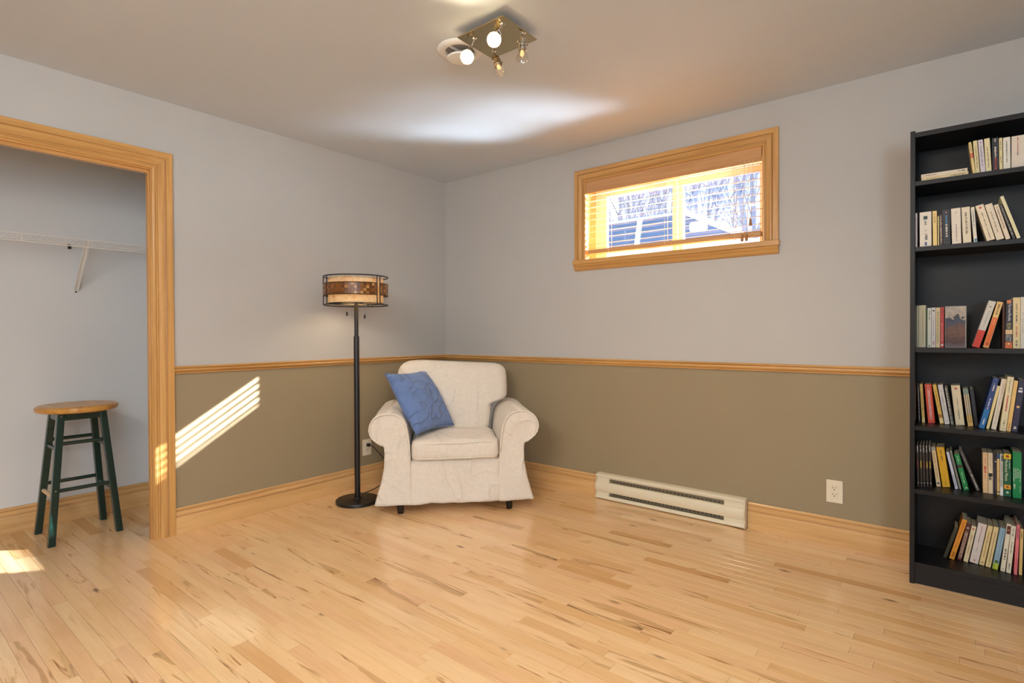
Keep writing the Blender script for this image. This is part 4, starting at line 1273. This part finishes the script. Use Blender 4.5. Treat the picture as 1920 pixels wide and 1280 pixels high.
DATA = {
 1.796: [
  (3.4855, -.275, .0089, .137, -6.3, (232, 208, 140), 'thin yellow leaning book beside the flat stack, top shelf', [Bd(.5, .66, (214, 110, 80)), I(.7, .95)]),
  (3.4965, -.275, .0135, .139, -3.9, (228, 214, 162), 'pale yellow book, second in the upright row, top shelf', [I(.15, .85, (150, 130, 90))]),
  (3.5140, -.275, .0160, .139, -4.1, LIL, 'lilac-white book, third in the upright row, top shelf', [I(.2, .8, (140, 130, 140)), D(.92, BLK, .25)]),
  (3.5320, -.275, .0180, .140, -2.9, (230, 220, 176), 'cream book just left of the black one, top shelf', [I(.12, .75, (150, 140, 110))]),
  (3.5535, -.275, .0205, .137, -1.0, (38, 34, 38), 'black book with white and red lettering, top shelf', [I(.88, .98, WHT), I(.4, .72, WHT), I(.02, .38, (200, 70, 50))]),
  (3.5700, -.275, .0100, .133, -.9, (226, 214, 160), 'narrow cream book just right of the black one, top shelf', [I(.2, .45, (110, 90, 70)), I(.6, .9, (150, 140, 110))]),
  (3.5880, -.275, .0225, .131, -.7, (230, 226, 214), 'white book with dark green lettering, top shelf', [I(.22, .88, (40, 70, 56), .5, .16)]),
  (3.6205, -.275, .0390, .130, 0.0, (224, 214, 198), 'thick white book with a red title at the right, top shelf', [I(.5, .95, (196, 80, 70), .5, .10), I(.38, .5, BLK, .5, .10)]),
 ],
 1.505: [
  (3.2895, -.287, .0062, .151, -.2, (176, 168, 178), 'thin grey book against the side panel, second shelf', []),
  (3.3220, -.287, .0425, .151, -.4, (226, 218, 204), 'thick white book with a dark green badge, second shelf', [Bd(.78, .88, (24, 64, 60), .5, .34), I(.62, .76, (110, 104, 100), .5, .2), D(.46, BLK, .09), I(.18, .36, (40, 38, 38), .55, .26), Bd(.02, .12, (60, 76, 150), .52, .18)]),
  (3.3550, -.287, .0150, .151, -.8, (232, 204, 132), 'butter-yellow book beside the thick white one, second shelf', [I(.65, .92, (180, 140, 80))]),
  (3.3670, -.287, .0035, .126, -.7, (236, 220, 150), 'very thin short yellow book, second shelf', []),
  (3.3765, -.287, .0100, .132, -1.3, (74, 56, 46), 'dark brown patterned short book, second shelf', [I(.05, .95, (190, 170, 150), .5, .7)]),
  (3.3955, -.287, .0255, .151, -1.3, (40, 38, 46), 'black book with blue and white lettering, second shelf', [I(.6, .84, (70, 130, 176), .5, .3), I(.22, .58, WHT, .5, .3), D(.92, (220, 160, 160), .16)]),
  (3.4285, -.287, .0320, .152, -1.5, (228, 216, 200), 'white book just right of the black one, second shelf', [D(.88, BLK, .12), I(.08, .55, (150, 136, 140), .5, .16)]),
  (3.4630, -.287, .0280, .152, -2.3, (228, 216, 190), 'cream book with handwritten-looking title, second shelf', [I(.25, .85, (120, 104, 84), .5, .3)]),
  (3.4900, -.287, .0115, .149, -4.0, (228, 222, 206), 'narrow white book with a blue badge at its foot, second shelf', [Bd(.01, .10, (70, 130, 170), .6, .7), I(.45, .9, (120, 130, 130))]),
  (3.5390, -.287, .0267, .156, -13.9, (232, 218, 190), 'leaning white book with a red round emblem, second shelf', [D(.92, (196, 50, 50), .32), I(.4, .8, (120, 100, 80), .5, .16), I(.05, .35, (70, 60, 56), .5, .16)]),
  (3.5680, -.287, .0242, .156, -14.1, (230, 216, 192), 'leaning white book right of the red emblem one, second shelf', [D(.86, (60, 70, 60), .1), I(.2, .78, (140, 120, 100), .5, .16)]),
  (3.5920, -.287, .0145, .151, -14.6, (228, 212, 186), 'narrow leaning white book with faint title, second shelf', [I(.3, .95, (170, 140, 120))]),
  (3.6095, -.287, .0091, .152, -15.9, (52, 42, 40), 'thin dark leaning book, second shelf', [I(.1, .95, (190, 180, 170), .5, .5)]),
  (3.6240, -.287, .0110, .186, -16.4, (232, 224, 180), 'tall thin cream book leaning last on the second shelf', []),
 ],
 1.056: [
  (3.2890, -.15, .0060, .193, 0, (206, 200, 170), 'thin cream book against the side panel, third shelf', []),
  (3.3060, -.15, .0260, .194, 0, (222, 208, 170), 'wide cream book near the side panel, third shelf', [I(.1, .9, (190, 160, 120), .6, .16)]),
  (3.3220, -.15, .0045, .185, 0, (70, 84, 56), 'thin dark green book, third shelf', []),
  (3.3322, -.15, .0140, .181, 0, (222, 218, 200), 'white book right of the thin dark green one, third shelf', [I(.7, .95, (110, 110, 100)), Bd(.02, .06, BLK, .5, .3)]),
  (3.3476, -.15, .0150, .182, 0, (224, 212, 206), 'white book with a black round emblem, third shelf', [D(.92, BLK, .5), I(.3, .8, (150, 140, 140), .5, .2), I(.05, .15, (200, 90, 90), .5, .4)]),
  (3.3636, -.15, .0150, .182, 0, (224, 202, 150), 'yellow-cream book left of the red one, third shelf', [I(.1, .9, (150, 120, 80))]),
  (3.3786, -.15, .0128, .183, 0, (204, 62, 60), 'thin red book beside the picture cover, third shelf', [D(.06, WHT, .7), I(.15, .6, (230, 160, 150)), I(.85, .98, (90, 30, 30))]),
  (3.4260, -.15, .0765, .186, 0, (176, 166, 156), 'book turned face out with a village painting, third shelf', 'PICTURE'),
  (3.4945, -.17, .0251, .207, 15.4, (214, 206, 194), 'leaning white book with a red lower part, third shelf', [Bd(0, .37, (218, 58, 34)), D(.88, BLK, .2), I(.45, .8, (150, 140, 140), .55, .14)]),
  (3.5280, -.17, .0190, .202, 13.3, (236, 196, 124), 'leaning orange book with a cream top, third shelf', [Bd(0.02, .66, (234, 110, 34), .5, .9), I(.72, .94, BLK, .5, .3), I(.5, .62, (250, 190, 140), .5, .3), D(.08, (150, 50, 20), .4)]),
  (3.5800, -.17, .0070, .194, 0, (92, 52, 34), 'thin brown book behind the leaning orange one, third shelf', []),
  (3.5965, -.19, .0225, .204, .7, (40, 34, 42), 'black book titled The Great Mortality, third shelf', [Bd(0, .13, (222, 112, 50)), Bd(.93, 1, (222, 130, 80), .45, .6), Bd(.29, .385, (226, 190, 140)), I(.4, .54, (150, 140, 100), .5, .8), D(.09, (250, 220, 170), .3),
     ('text', .56, .92, .5, .5, (240, 236, 240), 'The Great Mortality'), ('text', .145, .275, .68, .40, (226, 222, 220), 'JOHN'), ('text', .145, .275, .28, .40, (226, 222, 220), 'KELLY')]),
  (3.6240, -.19, .0230, .214, 0, (228, 206, 156), 'cream book with black and red lettering, third shelf', [I(.5, .66, BLK, .5, .26), I(.22, .43, (206, 90, 70), .5, .26), I(.05, .15, BLK, .5, .26), I(.68, .88, (160, 140, 110), .5, .3)]),
  (3.6440, -.19, .0140, .215, 0, (222, 214, 198), 'white book at the right edge, third shelf', [I(.3, .7, (170, 170, 170))]),
 ],
 .709: [
  (3.2975, -.165, .0070, .181, -1.9, (40, 30, 32), 'thin black book with white specks, fourth shelf', [I(.05, .95, (190, 170, 165), .5, .5)]),
  (3.3125, -.170, .0105, .178, -3.1, (228, 188, 106), 'narrow yellow book left of the red one, fourth shelf', [I(.3, .8, (150, 100, 50)), Bd(.02, .12, (240, 210, 140))]),
  (3.3415, -.165, .0254, .177, -4.4, (220, 70, 40), 'red book with a long white oval title, fourth shelf', [('oval', .08, .9, .5, .3, (240, 230, 220)), I(.14, .84, (240, 226, 214), .5, .14), D(.95, (240, 150, 120), .3)]),
  (3.3790, -.163, .0138, .178, -9.0, (230, 184, 80), 'yellow book just right of the red one, fourth shelf', [Bd(.02, .14, (240, 216, 150)), Bd(.15, .24, (190, 120, 50)), I(.4, .85, (170, 120, 40))]),
  (3.3980, -.166, .0180, .178, -8.4, (222, 212, 206), 'white book right of the yellow one, fourth shelf', [I(.35, .85, (140, 140, 136), .5, .26), D(.08, BLK, .16)]),
  (3.4165, -.170, .0108, .170, -8.0, (104, 96, 86), 'grey speckled narrow book, fourth shelf', [I(.03, .97, (214, 206, 190), .4, .5), I(.03, .97, (40, 36, 36), .7, .3)]),
  (3.4430, -.164, .0320, .177, -5.6, (222, 206, 172), 'thick cream book with a red round emblem, fourth shelf', [D(.92, (196, 50, 40), .28), I(.4, .68, (140, 116, 90), .5, .10), I(.16, .38, BLK, .5, .12)]),
  (3.4785, -.168, .0185, .165, -6.4, (196, 180, 150), 'pale marbled book with an oval title, fourth shelf', [('oval', .1, .86, .5, .4, (50, 40, 60)), Bd(0, .3, (214, 176, 100)), Bd(.86, 1, (120, 140, 130))]),
  (3.4985, -.150, .0130, .167, -6.0, (42, 44, 50), 'dark book beside the gap, fourth shelf', []),
  (3.5140, -.212, .0190, .222, 12.2, (44, 66, 124), 'tall blue leaning book right of the gap, fourth shelf', [Bd(0, .38, (30, 110, 176)), I(.75, .9, WHT, .5, .3), I(.38, .6, (206, 220, 240), .5, .26), I(.07, .2, WHT, .5, .3)]),
  (3.5325, -.209, .0098, .189, 10.6, (230, 212, 150), 'thin cream book leaning on the blue one, fourth shelf', []),
  (3.5525, -.213, .0165, .219, 8.8, (224, 214, 196), 'white leaning book between thin cream and red-titled, fourth shelf', [I(.1, .9, (170, 160, 160), .5, .2)]),
  (3.5790, -.240, .0195, .229, 6.2, (224, 212, 172), 'tall cream book with a red title, fourth shelf', [I(.36, .66, (190, 70, 60), .5, .36), I(.1, .2, (90, 80, 70), .5, .3), D(.04, BLK, .15), I(.7, .95, (150, 140, 120), .5, .2)]),
  (3.5980, -.236, .0129, .214, 6.2, (230, 190, 116), 'yellow-cream book left of the navy one, fourth shelf', [I(.02, .16, (190, 80, 60), .5, .3)]),
  (3.6160, -.236, .0190, .218, 6.2, (46, 42, 70), 'dark navy book with pale emblems, fourth shelf', [Bd(.76, .80, (210, 210, 220), .5, .7), Bd(.82, .85, (210, 210, 220), .5, .5), D(.48, (214, 170, 110), .55), I(.05, .1, WHT, .5, .6)]),
 ],
 .425: [
  (3.2965, -.232, .0080, .189, -1.2, (52, 38, 30), 'first of five matching dark brown volumes, fifth shelf', 'VOL0'),
  (3.3077, -.228, .0080, .190, -1.3, (52, 38, 30), 'second of five matching dark brown volumes, fifth shelf', 'VOL1'),
  (3.3183, -.222, .0080, .190, -1.3, (52, 38, 30), 'third of five matching dark brown volumes, fifth shelf', 'VOL2'),
  (3.3296, -.216, .0080, .190, -1.5, (52, 38, 30), 'fourth of five matching dark brown volumes, fifth shelf', 'VOL3'),
  (3.3410, -.209, .0080, .191, -1.7, (52, 38, 30), 'fifth of five matching dark brown volumes, fifth shelf', 'VOL4'),
  (3.3685, -.178, .0158, .179, -6.9, (230, 200, 150), 'cream leaning book left of the yellow one, fifth shelf', [D(.08, (50, 80, 120), .6), I(.2, .85, (190, 140, 90)), Bd(.9, 1, (180, 170, 150))]),
  (3.3955, -.174, .0280, .179, -7.4, (228, 172, 20), 'thick bright yellow book, fifth shelf', [I(.65, .92, (150, 96, 10), .5, .3), I(.05, .15, (150, 100, 20), .5, .12)]),
  (3.4315, -.180, .0100, .164, -11.4, (206, 206, 222), 'pale lilac leaning book right of the yellow one, fifth shelf', [I(.05, .4, (80, 80, 90))]),
  (3.4440, -.172, .0074, .170, -11.5, (150, 146, 128), 'thin grey leaning book left of the short green one, fifth shelf', [I(.1, .95, (70, 66, 60))]),
  (3.4645, -.184, .0185, .159, -12.2, (20, 128, 64), 'short green leaning book with a white label, fifth shelf', [I(.76, .96, (200, 230, 200), .5, .2), Bd(.62, .70, (60, 40, 40)), I(.18, .5, (200, 230, 180), .5, .2), Bd(.05, .08, WHT, .6, .3)]),
  (3.5050, -.161, .0117, .182, -19.5, (78, 70, 66), 'dark grey book leaning steeply in the middle, fifth shelf', [I(.03, .4, WHT, .55, .4), I(.45, .95, (150, 140, 140), .5, .4)]),
  (3.5285, -.176, .0165, .176, -.6, (228, 190, 140), 'tan book with red characters, fifth shelf', [I(.5, .66, (196, 30, 40), .5, .6), I(.35, .5, (210, 90, 80), .5, .2), I(.7, .86, (210, 120, 100), .5, .2)]),
  (3.5455, -.175, .0155, .176, -.5, (226, 204, 166), 'cream book with a small ink portrait, fifth shelf', [Bd(.42, .50, BLK, .5, .85), I(.33, .42, BLK, .4, .7), I(.6, .9, (160, 150, 120), .5, .16)]),
  (3.5556, -.179, .0034, .174, -.3, (66, 54, 78), 'very thin violet book, fifth shelf', []),
  (3.5617, -.180, .0068, .173, -.3, (48, 34, 32), 'thin dark book with a pale face, fifth shelf', [D(.82, (220, 200, 180), .8), I(.1, .4, (120, 110, 100))]),
  (3.5703, -.179, .0085, .176, -.3, (226, 190, 124), 'narrow tan book with a blue top, fifth shelf', [Bd(.88, 1, (40, 84, 130)), D(.07, (40, 70, 110), .8), I(.3, .6, (170, 130, 80))]),
  (3.5805, -.185, .0100, .178, -.3, (200, 196, 186), 'narrow grey-white book left of the green ones, fifth shelf', [Bd(0, .2, (236, 232, 226)), I(.25, .78, (120, 130, 90), .6, .4), Bd(.82, .97, BLK, .7, .4)]),
  (3.5990, -.185, .0240, .181, -.3, (14, 92, 56), 'green book titled Medicinal Plants with yellow top, fifth shelf', [Bd(.88, 1, (240, 196, 20)), D(.94, (150, 60, 20), .5), Bd(.17, .27, (226, 160, 40), .5, .9), D(.22, (130, 70, 20), .35), D(.09, (190, 220, 190), .4), I(.66, .85, (210, 226, 200), .78, .14),
     ('text', .36, .86, .36, .40, (226, 226, 190), 'Medicinal Plants')]),
  (3.6290, -.190, .0280, .194, -.3, (0, 134, 70), 'bright green book with white lettering at the right, fifth shelf', [I(.34, .64, WHT, .14, .1), I(.42, .64, WHT, .36, .1), I(.44, .64, WHT, .6, .1), I(.34, .62, WHT, .84, .1), I(.2, .3, WHT, .2, .2), I(.12, .28, WHT, .84, .07)]),
 ],
 .097: [
  (3.3905, -.151, .0130, .152, 15.5, (56, 52, 34), 'dark olive book leaning at the left end, bottom shelf', []),
  (3.4145, -.151, .0180, .193, 13.8, (232, 150, 40), 'orange leaning book, bottom shelf', [I(.05, .2, (150, 70, 20), .5, .6), I(.3, .95, (206, 110, 30), .5, .3)]),
  (3.4410, -.145, .0160, .175, 11.2, (92, 34, 24), 'dark red patterned book with white oval title, bottom shelf', [('oval', .06, .78, .5, .5, (236, 220, 200)), I(.1, .74, (226, 190, 160), .5, .24), D(.88, (230, 214, 190), .6), D(.88, (92, 34, 24), .36)]),
  (3.4630, -.149, .0162, .168, 9.9, (226, 208, 166), 'cream book with a small red emblem, bottom shelf', [D(.92, (200, 90, 60), .5), I(.2, .75, (170, 110, 80), .5, .24)]),
  (3.4910, -.147, .0300, .184, 9.4, (222, 208, 198), 'thick white leaning book with a red title, bottom shelf', [I(.5, .92, (150, 50, 50), .5, .10), I(.3, .48, (160, 150, 140), .5, .08), D(.07, (190, 80, 70), .2)]),
  (3.5175, -.150, .0172, .181, 9.3, (230, 204, 146), 'cream leaning book right of the thick white one, bottom shelf', [I(.2, .86, (170, 130, 80), .5, .26), D(.07, (150, 110, 70), .4)]),
  (3.5385, -.159, .0172, .183, 8.6, (230, 206, 148), 'cream leaning book left of the light blue one, bottom shelf', [I(.12, .86, (160, 120, 80), .5, .26), D(.06, (190, 60, 50), .25)]),
  (3.5605, -.172, .0184, .186, 7.9, (142, 172, 188), 'light blue book with a green foot, bottom shelf', [Bd(0, .15, (160, 176, 40)), D(.19, (70, 96, 40), .7), I(.3, .95, (90, 120, 150), .6, .14), I(.03, .12, (226, 226, 120), .6, .2)]),
  (3.5850, -.177, .0146, .209, 5.6, (228, 216, 192), 'white book with a small portrait near its top, bottom shelf', [Bd(.79, .96, (90, 36, 24), .55, .8), D(.87, (230, 160, 90), .4), I(.25, .48, BLK, .5, .5), D(.05, (110, 100, 100), .3)]),
  (3.6030, -.182, .0148, .205, 4.6, (226, 216, 192), 'white book left of the pink one, bottom shelf', [I(.8, .94, (60, 54, 50), .5, .3), I(.4, .66, (80, 70, 66), .5, .26), I(.08, .2, (60, 54, 50), .5, .26)]),
  (3.6250, -.183, .0105, .214, 2.3, (224, 116, 122), 'thin pink book near the right edge, bottom shelf', [I(.72, .92, (120, 40, 110), .5, .4), I(.1, .6, (170, 60, 60), .5, .16)]),
  (3.6410, -.176, .0100, .196, 1.2, (222, 184, 112), 'thin tan book at the right edge, bottom shelf', [I(.8, .95, (90, 70, 50), .5, .4)]),
 ],
}
GROUPS = {1.796: 'upright books on the top shelf', 1.505: 'books on the second shelf', 1.056: 'books on the third shelf', .709: 'books on the fourth shelf', .425: 'books on the fifth shelf', .097: 'books on the bottom shelf'}
def edges_at(b, z):        # left and right edge of a leaning book at height z above the shelf
    x, w_, h, th = b
    c, s = math.cos(th), math.sin(th)
    zb = abs(math.sin(th))*w_/2
    def corner(lx, lz): return (x+lx*c+lz*s, zb-lx*s+lz*c)
    P = [corner(-w_/2, 0), corner(w_/2, 0), corner(w_/2, h), corner(-w_/2, h)]
    xs = []
    for i in range(4):
        (xa, za), (xb, zb2) = P[i], P[(i+1) % 4]
        if (za-z)*(zb2-z) <= 0 and abs(za-zb2) > 1e-9:
            s_ = (z-za)/(zb2-za); xs.append(xa+(xb-xa)*s_)
    return (min(xs), max(xs)) if xs else None
for zs, rows in DATA.items():
    placed = []
    for (x, y, w_, h, lean, rgb, label, marks) in rows:
        w_ *= .97
        th = math.radians(lean)
        x = max(x, 3.2862+w_/2)
        for it in range(3):
            push = 0.0
            for pb in placed[-4:]:
                for k in range(24):
                    z = .002+.24*k/23
                    e1, e2 = edges_at(pb, z), edges_at((x, w_, h, th), z)
                    if e1 and e2: push = max(push, e1[1]-e2[0]+.0003)
            if push <= 0: break
            x += push
        placed.append((x, w_, h, th))
        if isinstance(marks, str) and marks.startswith('VOL'):
            k = int(marks[3])
            marks = [I(.82, .98, (230, 226, 220), .5, .5), I(.44, .62, [(190, 50, 60), (226, 190, 50), (150, 70, 50), (226, 190, 50), (226, 190, 50)][k], .5, .6), D(.09, (220, 220, 220), .5)]
        if marks == 'PICTURE':
            o = book(x, y, w_, h, 0, zs, rgb, label, [], depth=.012, group=GROUPS[zs])
            # a face-out cover: flat print of a village under a grey sky
            m, nt, b = newmat('village_cover_print')
            tcn = node(nt, 'ShaderNodeTexCoord'); sp = node(nt, 'ShaderNodeSeparateXYZ'); link(nt, tcn.outputs['Object'], sp.inputs[0])
            nzn = node(nt, 'ShaderNodeTexNoise', i_Scale=70.0, i_Detail=4.0); link(nt, tcn.outputs['Object'], nzn.inputs['Vector'])
            n2 = node(nt, 'ShaderNodeTexNoise', i_Scale=45.0, i_Detail=2.0); link(nt, tcn.outputs['Object'], n2.inputs['Vector'])
            ad = node(nt, 'ShaderNodeMath', operation='MULTIPLY_ADD'); ad.inputs[1].default_value = .10; link(nt, n2.outputs['Fac'], ad.inputs[0])
            link(nt, sp.outputs[2], ad.inputs[2])
            dv = node(nt, 'ShaderNodeMath', operation='DIVIDE'); dv.inputs[1].default_value = .236; link(nt, ad.outputs[0], dv.inputs[0])
            scn = ramp(nt, dv.outputs[0], [(0, lin((80, 66, 70))), (.22, lin((110, 94, 100))), (.32, lin((92, 60, 54))), (.5, lin((130, 88, 70))), (.62, lin((116, 84, 74))), (.70, lin((72, 80, 100))), (.78, lin((66, 66, 76))), (.80, lin((186, 172, 156))), (1, lin((196, 184, 168)))])
            nr = ramp(nt, nzn.outputs['Fac'], [(.35, (.6, .6, .6, 1)), (.65, (1.2, 1.15, 1.1, 1))])
            link(nt, mixc(nt, .6, scn.outputs[0], nr.outputs[0], 'MULTIPLY'), b.inputs['Base Color'])
            t = MB(); t.box(-w_/2+.001, w_/2-.003, -.0004, 0, .002, h-.002); t.build('cover_picture', m, o, local=True)
            continue
        book(x, y, w_, h, lean, zs, rgb, label, marks, group=GROUPS[zs])
# two books lying flat at the left end of the top shelf
for k, (z0, th_, x0, x1, rgb, label) in enumerate(((1.7962, .0150, 3.306, 3.466, (228, 206, 158), 'cream book lying flat under another, top shelf'),
                                                   (1.8114, .0145, 3.305, 3.463, (226, 214, 190), 'white book lying flat on top of another, top shelf'))):
    w_, h = th_, x1-x0
    o = book(0, 0, w_, h, 0, 0, rgb, label, [I(.08, .35, (150, 120, 90), .5, .4), I(.6, .9, (170, 150, 110), .5, .3)] if k == 0 else [I(.05, .12, (60, 54, 60), .5, .5), I(.15, .2, (60, 54, 60), .5, .5), I(.65, .95, (150, 110, 100), .5, .3)], depth=.11, group='flat books on the top shelf')
    o.rotation_euler = (0, -math.pi/2, 0)
    o.location = (x1, -.275, z0+w_/2)

# lettering: real type turned to run down the spine
bpy.context.view_layer.update()
for to, bo, z0, z1, xc, ww, col in TEXTS:
    dx, dy = to.dimensions.x, to.dimensions.y
    sx, sy = (z1-z0)/dx, ww/dy
    dg = bpy.context.evaluated_depsgraph_get()
    me = bpy.data.meshes.new_from_object(to.evaluated_get(dg))
    xs = [p.co.x for p in me.vertices]; ys = [p.co.y for p in me.vertices]
    mx, my = (min(xs)+max(xs))/2, (min(ys)+max(ys))/2
    for p in me.vertices:
        lx, ly = (p.co.x-mx)*sx, (p.co.y-my)*sy
        p.co = (xc+ly, -.0008, (z0+z1)/2-lx)
    COL.objects.unlink(to); bpy.data.objects.remove(to)
    me.materials.clear()
    finish('spine_title', me, bmat(col), bo, local=True)
